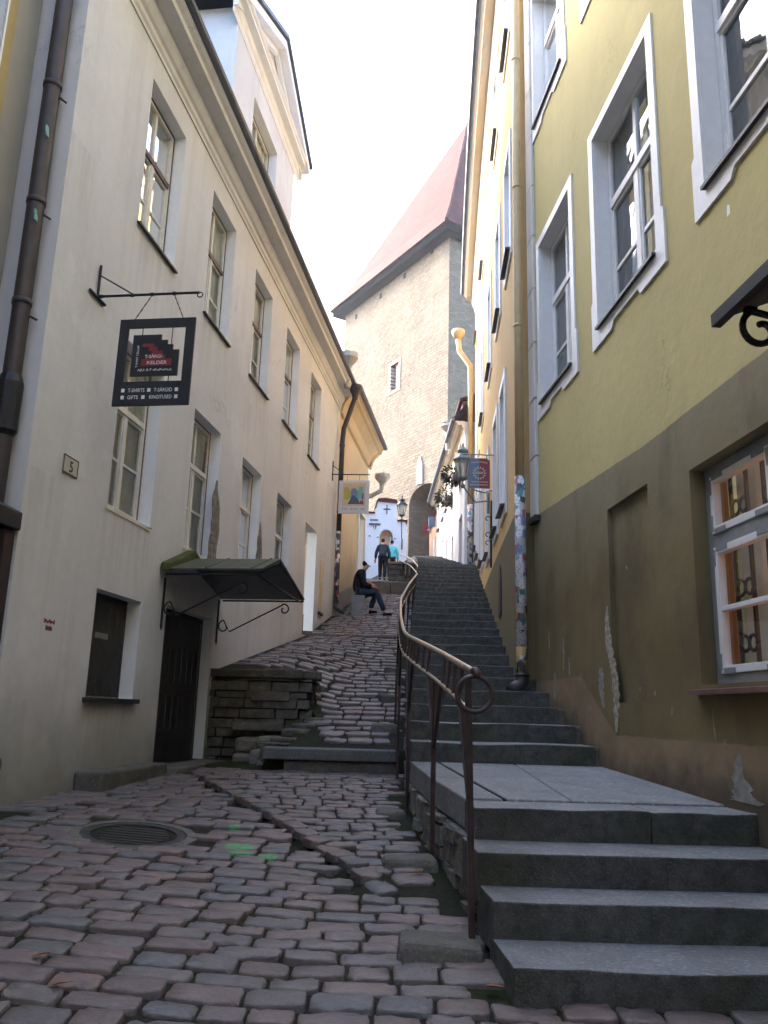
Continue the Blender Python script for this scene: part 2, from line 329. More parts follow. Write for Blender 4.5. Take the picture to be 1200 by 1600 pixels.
# ------------------------------------------------------------------ mesh helpers
class MB:
    def __init__(s): s.v = []; s.f = []; s.mi = []; s.sz = []
    def add(s, vs, fs, mat=0, sz=None):
        k = len(s.v); s.v += [tuple(p) for p in vs]
        s.sz += [tuple(p) for p in (sz if sz is not None else vs)]
        s.f += [tuple(i+k for i in f) for f in fs]; s.mi += [mat]*len(fs); return k
    def hexa(s, p, mat=0, sz=None):           # 8 corners: bottom 0-3, top 4-7
        s.add(p, [(0, 3, 2, 1), (4, 5, 6, 7), (0, 1, 5, 4), (1, 2, 6, 5), (2, 3, 7, 6), (3, 0, 4, 7)], mat, sz)
    def box(s, P, s0, s1, z0, z1, o0, o1, mat=0):
        c = [(s0, z0, o0), (s1, z0, o0), (s1, z0, o1), (s0, z0, o1), (s0, z1, o0), (s1, z1, o0), (s1, z1, o1), (s0, z1, o1)]
        s.hexa([P.pt(*q) for q in c], mat, [(q[0], q[2], q[1]) for q in c])
    def wbox(s, x0, x1, y0, y1, z0, z1, mat=0, rot=0., c=None):
        ps = [V((x, y, z)) for z in (z0, z1) for x, y in ((x0, y0), (x1, y0), (x1, y1), (x0, y1))]
        if rot:
            c = c or V(((x0+x1)/2, (y0+y1)/2, 0)); Mx = Matrix.Rotation(rot, 3, 'Z'); ps = [Mx @ (p-c)+c for p in ps]
        s.hexa(ps, mat)
    def prism(s, poly, vec, mat=0, sz=None):
        n = len(poly); poly = [V(p) for p in poly]; vec = V(vec)
        vs = poly+[p+vec for p in poly]
        fs = [tuple(range(n-1, -1, -1)), tuple(range(n, 2*n))]+[(i, (i+1) % n, n+(i+1) % n, n+i) for i in range(n)]
        s.add(vs, fs, mat, (list(sz)*2) if sz is not None else None)
    def tube(s, pts, r, n=8, mat=0, closed=False):
        pts = [V(p) for p in pts]; N = len(pts); rs = r if isinstance(r, (list, tuple)) else [r]*N
        k = len(s.v); up = None; vs = []
        for i, p in enumerate(pts):
            a = pts[i-1] if (i or closed) else p; b = pts[(i+1) % N] if (i < N-1 or closed) else p
            t = (b-a).normalized()
            if up is None: up = t.orthogonal().normalized()
            up = (up - t*up.dot(t)); up = up.normalized() if up.length > 1e-6 else t.orthogonal().normalized()
            w = t.cross(up)
            vs += [p+(up*cos(2*pi*j/n)+w*sin(2*pi*j/n))*rs[i] for j in range(n)]
        fs = []
        for i in range(N if closed else N-1):
            i2 = (i+1) % N
            fs += [(i*n+j, i*n+(j+1) % n, i2*n+(j+1) % n, i2*n+j) for j in range(n)]
        if not closed: fs += [tuple(range(n-1, -1, -1)), tuple((N-1)*n+j for j in range(n))]
        s.add(vs, fs, mat)
    def lathe(s, c, prof, n=12, mat=0, axis=None, rot=0.):
        c = V(c); ax = V(axis) if axis else V((0, 0, 1)); ax.normalize(); e1 = ax.orthogonal().normalized(); e2 = ax.cross(e1)
        if not axis: e1, e2 = V((1, 0, 0)), V((0, 1, 0))
        vs = [c+ax*z+(e1*cos(2*pi*j/n+rot)+e2*sin(2*pi*j/n+rot))*r for r, z in prof for j in range(n)]
        fs = [(i*n+j, i*n+(j+1) % n, (i+1)*n+(j+1) % n, (i+1)*n+j) for i in range(len(prof)-1) for j in range(n)]
        fs += [tuple(range(n-1, -1, -1)), tuple((len(prof)-1)*n+j for j in range(n))]
        s.add(vs, fs, mat)
    def build(s, name, mats, parent=None, smooth=False, bevel=0., kind=None):
        me = bpy.data.meshes.new(name); me.from_pydata(s.v, [], s.f)
        mats = mats if isinstance(mats, (list, tuple)) else [mats]
        for x in mats: me.materials.append(MT[x] if isinstance(x, str) else x)
        me.polygons.foreach_set('material_index', s.mi)
        a = me.attributes.new('sz', 'FLOAT_VECTOR', 'POINT'); a.data.foreach_set('vector', [x for t in s.sz for x in t])
        if smooth: me.polygons.foreach_set('use_smooth', [True]*len(s.f))
        me.update()
        if not smooth or True:
            bm = bmesh.new(); bm.from_mesh(me); bmesh.ops.recalc_face_normals(bm, faces=bm.faces); bm.to_mesh(me); bm.free()
        o = bpy.data.objects.new(name, me); COL.objects.link(o)
        if bevel:
            md = o.modifiers.new('bevel', 'BEVEL'); md.width = bevel; md.segments = 2; md.limit_method = 'ANGLE'
        attach(o, parent)
        if kind: o['kind'] = kind
        return o

def attach(o, parent):
    if parent is not None:
        o.parent = parent
        loc = V(parent.get('_o', (0, 0, 0))) if '_o' in parent else V((0, 0, 0))
        o.matrix_parent_inverse = Matrix.Translation(-loc)

def thing(name, label, cat, loc=(0, 0, 0), group=None):
    o = bpy.data.objects.new(name, None); COL.objects.link(o); o.location = loc; o['_o'] = tuple(float(x) for x in loc)
    o.empty_display_size = .2
    return tag(o, label, cat, group)
def tag(o, label, cat, group=None):
    o['label'] = label; o['category'] = cat
    if group: o['group'] = group
    return o

class Plane:
    def __init__(s, x0, y0, hdg, sg):
        h = radians(hdg); s.O = V((x0, y0, 0)); s.u = V((sin(h), cos(h), 0)); s.n = V((cos(h), -sin(h), 0))*sg
    def pt(s, a, z, o=0.): return s.O+s.u*a+s.n*o+V((0, 0, z))
class Curved:                      # the bowed yellow front: s is the distance up the street
    def pt(s, a, z, o=0.):
        u = a-12.5; d = .06+.002*u; n = V((-1, d, 0)).normalized()
        return V((1.85+.06*u+.001*u*u, a, z))+n*o
LP = Plane(-4.2, 0, 7.9, 1); GP = Plane(2.85, 0, -4.7, -1); YP = Curved()

def facade(mb, P, s0, s1, z0, z1, ops, mat=0, rmat=None, step=None, o=0.):
    """a wall face with rectangular openings (s0,s1,z0,z1,depth) and their reveals"""
    rmat = mat if rmat is None else rmat
    S = sorted({s0, s1} | {x for q in ops for x in q[:2]}); Z = sorted({z0, z1} | {x for q in ops for x in q[2:4]})
    if step:
        S = sorted(set(S) | set(np.arange(s0, s1, step)))
    for i in range(len(S)-1):
        for j in range(len(Z)-1):
            cs, cz = (S[i]+S[i+1])/2, (Z[j]+Z[j+1])/2
            if any(q[0] < cs < q[1] and q[2] < cz < q[3] for q in ops): continue
            c = [(S[i], Z[j]), (S[i+1], Z[j]), (S[i+1], Z[j+1]), (S[i], Z[j+1])]
            mb.add([P.pt(a, b, o) for a, b in c], [(0, 1, 2, 3)], mat, [(a, o, b) for a, b in c])
    for q in ops:
        a, b, c, d, dep = q[:5]
        for (p1, p2) in (((a, c), (a, d)), ((b, c), (b, d)), ((a, d), (b, d)), ((a, c), (b, c))):
            vs = [P.pt(*p1, o), P.pt(*p2, o), P.pt(*p2, o-dep), P.pt(*p1, o-dep)]
            mb.add(vs, [(0, 1, 2, 3)], rmat, [(p1[0], o, p1[1]), (p2[0], o, p2[1]), (p2[0], o-dep, p2[1]), (p1[0], o-dep, p1[1])])

def window(P, a, b, c, d, o, parent, frame='white_paint', tz=.60, upper_cols=2, low_mun=(.5,), trim=None, gl='glass', curtain='curtain', sill=None, sill_o=.05, fw=.05, gap=.0, name='window', room=True, curt_w=1.):
    """frame with transom, mullion and sashes at depth o behind the wall face; pane, curtain and sill are its children"""
    t = .05; mb = MB()
    zt = c+(d-c)*tz
    mb.box(P, a, a+fw, c, d, o-t, o); mb.box(P, b-fw, b, c, d, o-t, o); mb.box(P, a+fw, b-fw, d-fw, d, o-t, o); mb.box(P, a+fw, b-fw, c, c+fw, o-t, o)
    mb.box(P, a+fw, b-fw, zt-fw*.7, zt+fw*.7, o-t, o+.018, 1 if trim == 'brown_paint' else 0)
    mid = (a+b)/2; w = fw*.55
    for k in range(1, upper_cols):
        x = a+fw+(b-a-2*fw)*k/upper_cols; mb.box(P, x-w, x+w, zt+fw*.7, d-fw, o-t, o-.006)
    mb.box(P, mid-fw*.8, mid+fw*.8, c+fw, zt-fw*.7, o-t, o+.004)
    for (x0, x1) in ((a+fw, mid-fw*.8), (mid+fw*.8, b-fw)):
        z0, z1 = c+fw, zt-fw*.7; e = fw*.6
        mb.box(P, x0, x0+e, z0, z1, o-t, o-.008); mb.box(P, x1-e, x1, z0, z1, o-t, o-.008)
        mb.box(P, x0+e, x1-e, z0, z0+e, o-t, o-.008); mb.box(P, x0+e, x1-e, z1-e, z1, o-t, o-.008)
        for q in low_mun:
            zz = z0+(z1-z0)*q; mb.box(P, x0+e, x1-e, zz-w*.6, zz+w*.6, o-t, o-.014)
    if trim:
        mb.box(P, b, b+.018, c, d, o-t, o+.01, 1); mb.box(P, a, b, d, d+.018, o-t, o+.01, 1)
    fr = mb.build(name, [frame]+([trim] if trim else []), parent)
    g = MB(); vs = [(a+.01, c+.01), (b-.01, c+.01), (b-.01, d-.01), (a+.01, d-.01)]
    g.add([P.pt(x, z, o-.03) for x, z in vs], [(0, 1, 2, 3)], 0); g.build('pane', gl, fr)
    if curtain:
        cu = MB(); n = 14
        for (x0, x1) in ((a, a+(b-a)*.5*curt_w), (b-(b-a)*.5*curt_w, b)):
            pr = [(x0+(x1-x0)*k/n, o-.085+.02*sin(k*2.1)+.01*sin(k*5)) for k in range(n+1)]
            for k in range(n):
                cu.add([P.pt(pr[k][0], c, pr[k][1]), P.pt(pr[k+1][0], c, pr[k+1][1]), P.pt(pr[k+1][0], d, pr[k+1][1]), P.pt(pr[k][0], d, pr[k][1])], [(0, 1, 2, 3)])
        cu.build('curtain', curtain, fr)
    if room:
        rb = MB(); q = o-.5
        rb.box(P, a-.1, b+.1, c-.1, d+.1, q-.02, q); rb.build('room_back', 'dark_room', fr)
    if sill:
        sb = MB(); pts = [(a-.05, c-.005, o-.02), (b+.05, c-.005, o-.02), (b+.05, c-.045, sill_o), (a-.05, c-.045, sill_o)]
        sb.prism([P.pt(*q) for q in pts], (0, 0, -.025)); sb.build('sill', sill, fr)
    return fr

def tubebits(name, mat, parent, paths, r, n=6):
    mb = MB()
    for p in paths: mb.tube(p, r, n)
    return mb.build(name, mat, parent, smooth=True)

def spiral(c, e1, e2, r0, r1, a0, a1, n=18):
    return [V(c)+(V(e1)*cos(a0+(a1-a0)*k/n)+V(e2)*sin(a0+(a1-a0)*k/n))*(r0+(r1-r0)*k/n) for k in range(n+1)]

def irregular(P, pts, widths, o, thick, n=3, rnd=None):
    """outline of a ragged patch following a line of (s,z) points"""
    rnd = rnd or R; Lf, Rt = [], []
    dense = []
    for i in range(len(pts)-1):
        for k in range(n):
            t = k/n; dense.append((pts[i][0]*(1-t)+pts[i+1][0]*t, pts[i][1]*(1-t)+pts[i+1][1]*t, widths[i]*(1-t)+widths[i+1]*t))
    dense.append((*pts[-1], widths[-1]))
    for s, z, w in dense:
        Lf.append((s-w*rnd.uniform(.55, 1.2)-.002, z+rnd.uniform(-.008, .008))); Rt.append((s+w*rnd.uniform(.55, 1.2)+.002, z+rnd.uniform(-.008, .008)))
    poly = Lf+Rt[::-1]
    mb = MB(); mb.prism([P.pt(s, z, o) for s, z in poly], (P.n if hasattr(P, 'n') else V((-1, 0, 0)))*thick, 0, [(s, o, z) for s, z in poly])
    return mb

def text(body, P3, ex, ey, h, mat, parent, name='lettering', width=None, thick=.003, align='LEFT'):
    cu = bpy.data.curves.new(name, 'FONT'); cu.body = body; cu.size = h; cu.extrude = thick; cu.align_x = align
    o = bpy.data.objects.new(name, cu); COL.objects.link(o)
    bpy.context.view_layer.update()
    me = bpy.data.meshes.new_from_object(o.evaluated_get(bpy.context.evaluated_depsgraph_get()))
    bpy.data.objects.remove(o); bpy.data.curves.remove(cu)
    ex, ey = V(ex).normalized(), V(ey).normalized(); ez = ex.cross(ey)
    xs = [v.co.x for v in me.vertices]; k = 1.
    if width and xs: k = width/max(1e-6, max(xs)-min(xs))
    for v in me.vertices: v.co = V(P3)+ex*v.co.x*k+ey*v.co.y+ez*v.co.z
    me.materials.clear(); me.materials.append(MT[mat])
    ob = bpy.data.objects.new(name, me); COL.objects.link(ob); attach(ob, parent); return ob

# ------------------------------------------------------------------ ground
def sm(t): t = max(0., min(1., t)); return t*t*(3-2*t)
def xw(y): return -4.2/1+.1388*y                     # the foot of the left houses
gut = [(-2.2, 10.6), (-1.5, 9.15), (-1.0, 8.2), (-.62, 7.5), (-.2, 6.6), (.1, 5.85)]
def gut_x(y): return float(np.interp(-y, [-p[1] for p in gut], [p[0] for p in gut]))
YB = [-14, 4.2, 11.2, 11.25, 18.5, 21.2, 26, 26.03, 35, 42, 60]; ZB = [-1.4, .13, .645, .915, 3.0, 3.75, 5.05, 5.36, 6.85, 8.0, 9.6]
def ground(x, y):
    b = float(np.interp(y, YB, ZB))
    if 5.8 < y < 11.22:
        e = x-gut_x(y); k = sm((y-5.8)/.6)*sm((11.0-y)/.8)
        if y < 10.7: b += k*(.035 if e > -.085 else (-.05 if e > -.17 else 0))
    if y < 11.22: return b+.06*max(0, -x-.4)*max(0, min(1, (11.4-y)/4))
    if y < 12.62 and x < -1.45+.38*(y-11.22): return .70
    if y > 12.6 and y < 18.8:
        T = 1.95+.18*(y-12.6)
        if T > b:
            d = (x-xw(y))/1.75; b = b+(T-b)*(1-sm((d-.25)/.75))
    return b
YS = [4.2, 5.5, 7.6, 8.4, 10, 11.5, 13, 15.5, 21, 25, 31, 40]; XS = [.65, .62, .36, .33, .34, .40, .46, .59, .90, 1.08, 1.25, 1.3]
def stair_left(y): return float(np.interp(y, YS, XS))

gm = MB(); xs = np.arange(-6.2, 4.01, .08); ys = np.arange(-3, 48, .10)
idx = {}
vs = [(x, y, ground(x, y)-.009) for y in ys for x in xs]; nx = len(xs)
fs = [(j*nx+i, j*nx+i+1, (j+1)*nx+i+1, (j+1)*nx+i) for j in range(len(ys)-1) for i in range(nx-1)]
gm.add(vs, fs); gm.build('ground', 'soil', kind='structure')
far = MB(); far.add([(-120, -60, -3), (120, -60, -3), (120, 180, -3), (-120, 180, -3)], [(0, 1, 2, 3)]); far.build('terrain', 'soil', kind='structure')

# cobbles: real rounded stones laid in rows, one mesh
cob = MB()
def cobble(cx, cy, w, d, rot, rise=.018, prob_tilt=.022):
    """one sett: rounded outline, domed top"""
    n = 5; ex = V((cos(rot), sin(rot), 0)); ey = V((-sin(rot), cos(rot), 0))
    tx, ty = R.gauss(0, prob_tilt), R.gauss(0, prob_tilt); h0 = R.gauss(0, .006)
    sk = R.uniform(-.10, .10); p = R.uniform(5, 11); k = len(cob.v)
    rings = [(1.0, -.05), (.994, rise-.012), (.975, rise-.004), (.93, rise), (.45, rise+.001)]
    N = 20; vs = []
    jit = [1+R.uniform(-.018, .018)+.03*sin(3*2*pi*q_/N+R.uniform(-.4, .4)) * R.uniform(-1, 1) for q_ in range(N)]
    chip = [(.006+.010*R.random()) if R.random() < .13 else 0 for _ in range(N)]
    for qi, (q, h) in enumerate(rings):
        for j in range(N):
            dz = -chip[j]*(0, .6, 1, .7, 0)[qi]
            a = 2*pi*(j+.5)/N; a += .16*sin(4*a); ca, sa = cos(a), sin(a)
            rr = (abs(ca)**p+abs(sa)**p)**(-1/p)*q*jit[j]
            lx, ly = ca*rr*w/2, sa*rr*d/2; lx += sk*ly
            P = V((cx, cy, 0))+ex*lx+ey*ly
            vs.append((P.x, P.y, dz+R.gauss(0, .0018)+ground(P.x, P.y)*.6+ground(cx, cy)*.4+(0 if abs(ground(P.x, P.y)-ground(cx, cy)) < (.02 if cy < 11 else .12) else .4*(ground(P.x, P.y)-ground(cx, cy))*-1.5)+h+h0+tx*lx+ty*ly))
    fs = [(i*N+j, i*N+(j+1) % N, (i+1)*N+(j+1) % N, (i+1)*N+j) for i in range(4) for j in range(N)]
    c = V((cx, cy, ground(cx, cy)+rise+.006+h0)); vs.append(tuple(c)); fs += [(4*N+j, 4*N+(j+1) % N, 5*N) for j in range(N)]
    cob.add(vs, fs)
MAN = (-1.88, 6.95)
def allowedA(x, y):
    if x < xw(y)+(.16 if y < 7.2 else .42) and y < 9.2: return False
    if y > 9.2 and x < xw(y)+.12: return False
    if (x-MAN[0])**2/.56**2+(y-MAN[1])**2/.54**2 < 1: return False
    if y > 4.12 and x > stair_left(y)-.02: return False
    if 5.8 < y < 10.7 and x > gut_x(y)-.165: return False
    return y < 11.05
def rows(region, y0, y1, dy, w0, w1, x0, x1, rot, skew=0., gapx=.013, gapy=.015, dome=.014):
    y = y0
    while y < y1:
        d = dy*R.uniform(.82, 1.18); x = x0+R.uniform(0, .3)
        while x < x1:
            w = R.uniform(w0, w1)
            cx = x+w/2; cy = y+d/2+skew*(x-x0)+.012*sin(x*1.3+y*.7)+R.gauss(0, .005)
            if region(cx, cy): cobble(cx, cy, w-gapx, d-gapy, rot+R.gauss(0, .02), dome)
            x += w
        y += d
rows(allowedA, .8, 11.1, .195, .20, .37, -5.0, 3.0, -.01, -.02)
def allowedB(x, y): return 5.9 < y < 11.05 and gut_x(y)+.11 < x < stair_left(y)-.13
rows(allowedB, 5.75, 11.3, .185, .18, .31, -2.3, .6, .10, .12)
# row of setts along the old gutter line
for i in range(len(gut)-1):
    a, b = V((*gut[i], 0)), V((*gut[i+1], 0)); n = int((b-a).length/.28+.5)
    for k in range(n):
        p = a.lerp(b, (k+.5)/n); dr = (b-a).normalized()
        if p.y < 10.9: cobble(p.x, p.y, (b-a).length/n-.015, .17, atan2(dr.y, dr.x))
def allowedC(x, y): return y > 11.5 and x > max(xw(y)+.10, -1.45+.38*(y-11.22)+.08 if y < 12.55 else -9) and x < stair_left(y)-.13 and not (18.38 < y < 18.62) and not (25.75 < y < 26.15) and (y > 13.25 or x > -.88)
rows(allowedC, 11.5, 26, .235, .21, .38, -2.6, 1.2, .0, .0, .014, .018, .013)
rows(lambda x, y: y > 26.1 and -3 < x < stair_left(y)-.15, 26.2, 37, .5, .5, .8, -2.6, 1.3, 0, 0)
# soldier course of bricks along the white house and a ragged double row by the threshold
for k in range(26):
    y = 3.2+k*.165
    if y < 7.3: cobble(xw(y)-.10, y, .42, .14, .14+R.gauss(0, .03))
for k in range(13):
    y = 7.45+k*.155; cobble(xw(y)+.20, y, .40, .13, .14+R.gauss(0, .05))
for k in range(5):
    a = 2*pi*(k/26)+3.75; cobble(MAN[0]+.58*cos(a), MAN[1]+.54*sin(a), .27, .15, a+pi/2)
cob.build('cobblestone_lane', 'cobble', smooth=True, kind='structure')

# manhole cover
mh = thing('manhole_cover', 'round dark iron manhole cover sunk among the cobblestones', 'manhole cover', (MAN[0], MAN[1], ground(*MAN)))
gx_ = (ground(MAN[0]+.4, MAN[1])-ground(MAN[0]-.4, MAN[1]))/.8; gy_ = (ground(MAN[0], MAN[1]+.4)-ground(MAN[0], MAN[1]-.4))/.8
def tilt(mb): mb.v = [(x, y, z+gx_*(x-MAN[0])+gy_*(y-MAN[1])) for x, y, z in mb.v]
mb = MB(); z = ground(*MAN)+.017; mb.lathe((MAN[0], MAN[1], z-.06), [(.40, 0), (.40, .045), (.33, .045), (.33, .03), (0.02, .03)], 40)
for k in range(-3, 4): mb.wbox(MAN[0]-.28+.03*abs(k), MAN[0]+.28-.03*abs(k), MAN[1]+k*.08-.015, MAN[1]+k*.08+.015, z-.032, z-.022)
tilt(mb); mb.build('lid', 'sheet_sill', mh)
mb = MB(); mb.lathe((MAN[0], MAN[1], z-.07), [(.405, 0), (.50, 0), (.49, .058), (.41, .060), (.405, 0)], 18); tilt(mb); mb.build('collar', 'kerb', mh)

# ------------------------------------------------------------------ staircase
st = thing('stone_staircase', 'long worn grey stone staircase climbing between the handrail and the yellow houses', 'staircase', (1.6, 4.2, .12))
def xr_wall(y): return 2.85-.0822*y if y < 10.85 else 1.85+.06*(y-12.5)+.001*(y-12.5)**2
def step_block(name, corners, z0, z1, mat='step', bev=.010, worn=True):
    """a long stone with a slightly wavy, worn front edge; corners are front-left, front-right, back-right, back-left"""
    fl, fr_, br_, bl = [V((*c, 0)) for c in corners]; n = 26; mb = MB(); ph = R.uniform(0, 9)
    lay = []
    for zz, top in ((z0, 0), (z1, 1)):
        row = []
        for k in range(n+1):
            t = k/n; f = fl.lerp(fr_, t); b = bl.lerp(br_, t)
            wv = .005*sin(t*7+ph)+R.gauss(0, .0035)
            dz = -(.004 if 'landing' in name else .010)*exp(-((t-.3)/.22)**2) if (top and worn) else 0
            row.append((V((f.x, f.y-wv*(1 if top else .5), zz+dz+top*.004*sin(t*11+ph)), ), V((b.x, b.y, zz+dz*.3))))
        lay.append(row)
    for k in range(n):
        a, b = lay[0][k], lay[0][k+1]; c, d = lay[1][k], lay[1][k+1]
        mb.add([a[0], b[0], b[1], a[1], c[0], d[0], d[1], c[1]], [(0, 1, 5, 4), (2, 3, 7, 6)], 1); mb.add([c[0], d[0], d[1], c[1]], [(0, 1, 2, 3)], 0)
    a, b = lay[0][0], lay[1][0]; mb.add([a[0], a[1], b[1], b[0]], [(0, 1, 2, 3)], 1)
    a, b = lay[0][n], lay[1][n]; mb.add([a[0], a[1], b[1], b[0]], [(0, 1, 2, 3)], 1)
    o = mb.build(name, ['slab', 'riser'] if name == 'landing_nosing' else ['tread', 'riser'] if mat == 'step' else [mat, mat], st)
    bm = bmesh.new(); bm.from_mesh(o.data); bmesh.ops.remove_doubles(bm, verts=bm.verts, dist=.0008); bmesh.ops.recalc_face_normals(bm, faces=bm.faces); bm.to_mesh(o.data); bm.free()
    if bev:
        md = o.modifiers.new('bevel', 'BEVEL'); md.width = bev; md.segments = 2; md.limit_method = 'ANGLE'; md.angle_limit = radians(40)
    return o
fy = [(4.18, .65, .29), (4.66, .625, .475), (5.04, .585, .655)]
for k, (y, xl, z) in enumerate(fy):
    yb = (4.66, 5.04, 5.50)[k]+.10
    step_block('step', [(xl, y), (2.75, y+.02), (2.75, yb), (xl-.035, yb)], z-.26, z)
# landing of big slabs: nosing stones, a kerb along the left edge, paving between
LZ = [(5.50, .84), (8.40, .955)]
def lz(y): return .84+(y-5.5)*(.115/2.9)
def slab(poly, th, mat='slab', name='landing_slab', bev=.012):
    mb = MB(); top = [V((x, y, lz(y))) for x, y in poly]; mb.prism([p-V((0, 0, th)) for p in top], (0, 0, th)); return mb.build(name, mat, st, bevel=bev)
g8 = .010
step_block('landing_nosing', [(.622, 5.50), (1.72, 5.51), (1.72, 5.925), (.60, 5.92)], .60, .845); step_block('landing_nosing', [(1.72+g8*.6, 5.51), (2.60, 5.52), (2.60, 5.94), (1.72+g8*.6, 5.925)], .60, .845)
slab([(.60, 5.935), (.86, 5.935), (.72, 7.1), (.44, 7.05)], .2); slab([(.44, 7.06), (.72, 7.11), (.58, 8.38), (.325, 8.38)], .2)
slab([(.89, 5.945), (1.32, 5.945), (1.32, 8.38), (.61, 8.38), (.75, 7.11)], .2); slab([(1.32+g8, 5.945), (2.60, 5.955), (2.30, 8.38), (1.32+g8, 8.38)], .2)
mb = MB(); mb.prism([V((.87, 5.95, lz(5.95)-.006)), V((.885, 5.95, lz(5.95)-.006)), V((.605, 8.36, lz(8.36)-.006)), V((.585, 8.36, lz(8.36)-.006))], (0, 0, -.1)); mb.build('joint', 'soil', st)
# upper flights
z = .955; y = 8.40; n = 0; steps = []
while y < 31.2:
    n += 1
    r, t = (.18, .57) if n <= 13 else ((.18, .60) if n <= 22 else (.19, .9))
    if n <= 3: r = .185
    steps.append((y, t, z, z+r)); z += r; y += t
for k, (y, t, za, zb) in enumerate(steps):
    x0 = stair_left(y); x1 = xr_wall(y)+.0
    if k == 0: x1 = 2.12
    elif k == 1: x1 = 2.06
    elif k == 2: x1 = 2.0
    elif y < 23.3: x1 = xr_wall(y)+.12
    else: x1 = 2.35-.015*(y-23.5)
    yaw = .02 if k > 3 else .0
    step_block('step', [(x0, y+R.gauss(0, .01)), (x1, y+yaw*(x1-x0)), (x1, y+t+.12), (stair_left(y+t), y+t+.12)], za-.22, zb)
STAIR_TOP = (y, z)
def stair_z(y):
    for (yy, t, za, zb) in steps:
        if yy <= y < yy+t: return zb
    return z if y > 20 else lz(y)
step_block('landing_slab', [(1.2, STAIR_TOP[0]), (2.3, STAIR_TOP[0]), (2.3, 44), (-2.5, 44)], z-.5, z, 'slab', worn=False)
# rubble flank wall under the left edge
mb = MB(); py = 5.55
while py < 31:
    L_ = R.uniform(.16, .34); yy = py; top = (lz(yy) if yy < 8.4 else stair_z(yy))-.2; bot = ground(stair_left(yy)-.15, yy)-.1
    zz = bot
    while zz < top:
        h = min(R.uniform(.09, .2), top-zz+.001); o = R.uniform(-.02, .035)
        x = stair_left(yy); x2 = stair_left(yy+L_)
        j = lambda: R.uniform(-.012, .012)
        mb.hexa([(x-.0-o, yy+j(), zz+j()), (x+.22, yy, zz), (x2+.22, yy+L_-.012, zz), (x2-o+j(), yy+L_-.012+j(), zz+j()), (x-o+j(), yy+j(), zz+h-.012), (x+.22, yy, zz+h), (x2+.22, yy+L_, zz+h), (x2-o+j(), yy+L_-.012, zz+h-.012+j())])
        zz += h
    py += L_
mb.build('flank_masonry', 'rubble', st, bevel=.02)
mb = MB()
mb.add([(stair_left(y_)+.06, y_, -.4) for y_ in (4.4, 5.5, 7, 8.5, 12, 16, 21, 26, 31)]+[(stair_left(y_)+.06, y_, ((.25 if y_ < 5 else lz(y_)) if y_ < 8.6 else stair_z(y_))-.19) for y_ in (4.4, 5.5, 7, 8.5, 12, 16, 21, 26, 31)], [(i, i+1, i+10, i+9) for i in range(8)])
mb.build('flank_core', 'soil', st)
# little stepped plinth where the first flight meets the wall
mb = MB()
for (y0, y1, x0, zt) in ((8.42, 9.0, 2.10, 1.13), (9.0, 9.55, 2.04, 1.32), (9.55, 10.6, 1.98, 1.5)):
    mb.wbox(x0, x0+.5, y0, y1, .9, zt)
mb.build('wall_plinth', 'kerb', st, bevel=.03)

# low side wall and landing seen beyond the turn of the rail
uw = thing('retaining_wall', 'low mossy stone retaining wall at the head of the lane below the white gateway', 'retaining wall', (.6, 28, 5.5))
mb = MB(); zz = 5.35
while zz < 6.2:
    x = .22
    while x < 1.25:
        w = R.uniform(.22, .5); mb.wbox(x, min(1.28, x+w-.02), 28+R.uniform(-.03, .03), 28.6, zz, zz+.18); x += w
    zz += .2
mb.build('masonry', 'slate', uw, bevel=.02)
mb = MB(); mb.wbox(.18, 1.3, 27.93, 28.7, 6.30, 6.39); mb.build('coping', 'kerb', uw, bevel=.02)

# step edge across the lane below the walkers
ks = thing('stone_kerb_step', 'mossy stone step edge across the lane in front of the two walkers', 'step', (-.2, 26, 5.05))
x = -1.75
while x < 1.0:
    w = R.uniform(.6, 1.0); mb = MB(); mb.wbox(x, min(x+w-.015, 1.05), 25.85+R.uniform(-.02, .02), 26.4, 4.95, 5.385+R.uniform(-.01, .01)); mb.build('kerb_stone', 'kerb', ks, bevel=.03); x += w

# the step at the foot of the lane: one slab lying on another
ls = thing('lane_step', 'long dark stone slab step where the cobbled lane rises beside the stone wall', 'step', (-.6, 11.2, .68))
mb = MB(); mb.wbox(-1.46, .24, 10.98, 11.5, .79, .935, rot=.015); mb.build('upper_slab', 'step', ls, bevel=.018)
mb = MB(); mb.wbox(-1.18, .26, 11.04, 11.5, .55, .785, rot=.01); mb.build('lower_slab', 'slate', ls, bevel=.02)
dr = thing('drain_bar', 'dark timber bar set across the steep cobbled lane beyond the canopy', 'drain', (-.7, 18.5, 3.0))
mb = MB(); mb.wbox(-1.62, .30, 18.40, 18.60, 2.9, 3.03); mb.build('beam', 'slate', dr, bevel=.015)

# rough blocks stepping up along the foot of the rail
labs = ['largest rough block at the foot of the nearest rail post', 'mossy block beside the second rail post', 'flat block below the third rail post', 'dark block beside the rail just above the long slab step', 'small dark block halfway up the lane edge', 'farthest dark block on the lane edge under the railing']
for i, (x, y, w, d, h) in enumerate([(.36, 4.82, .44, .36, .16), (.24, 6.45, .44, .30, .15), (.14, 8.25, .34, .28, .13), (.10, 12.1, .44, .26, .20), (.16, 13.6, .34, .26, .2), (.22, 15.4, .3, .26, .2)]):
    h *= .62; zz = ground(x, y); mb = MB(); j = lambda: R.uniform(-.035, .035)
    ps = []
    for zq, sh in ((zz-.15, 0), (zz+h*.75, .03)):
        for (a, b) in ((-w/2+sh, -d/2+sh), (w/2-sh, -d/2+sh), (w/2-sh, d/2-sh), (-w/2+sh, d/2-sh)): ps.append((x+a+j(), y+b+j(), zq+(j()*.5 if sh else 0)))
    mb.hexa(ps); o = mb.build('stone_block', 'kerb', bevel=.035); tag(o, labs[i], 'stone block', 'stone blocks along the edge of the lane')

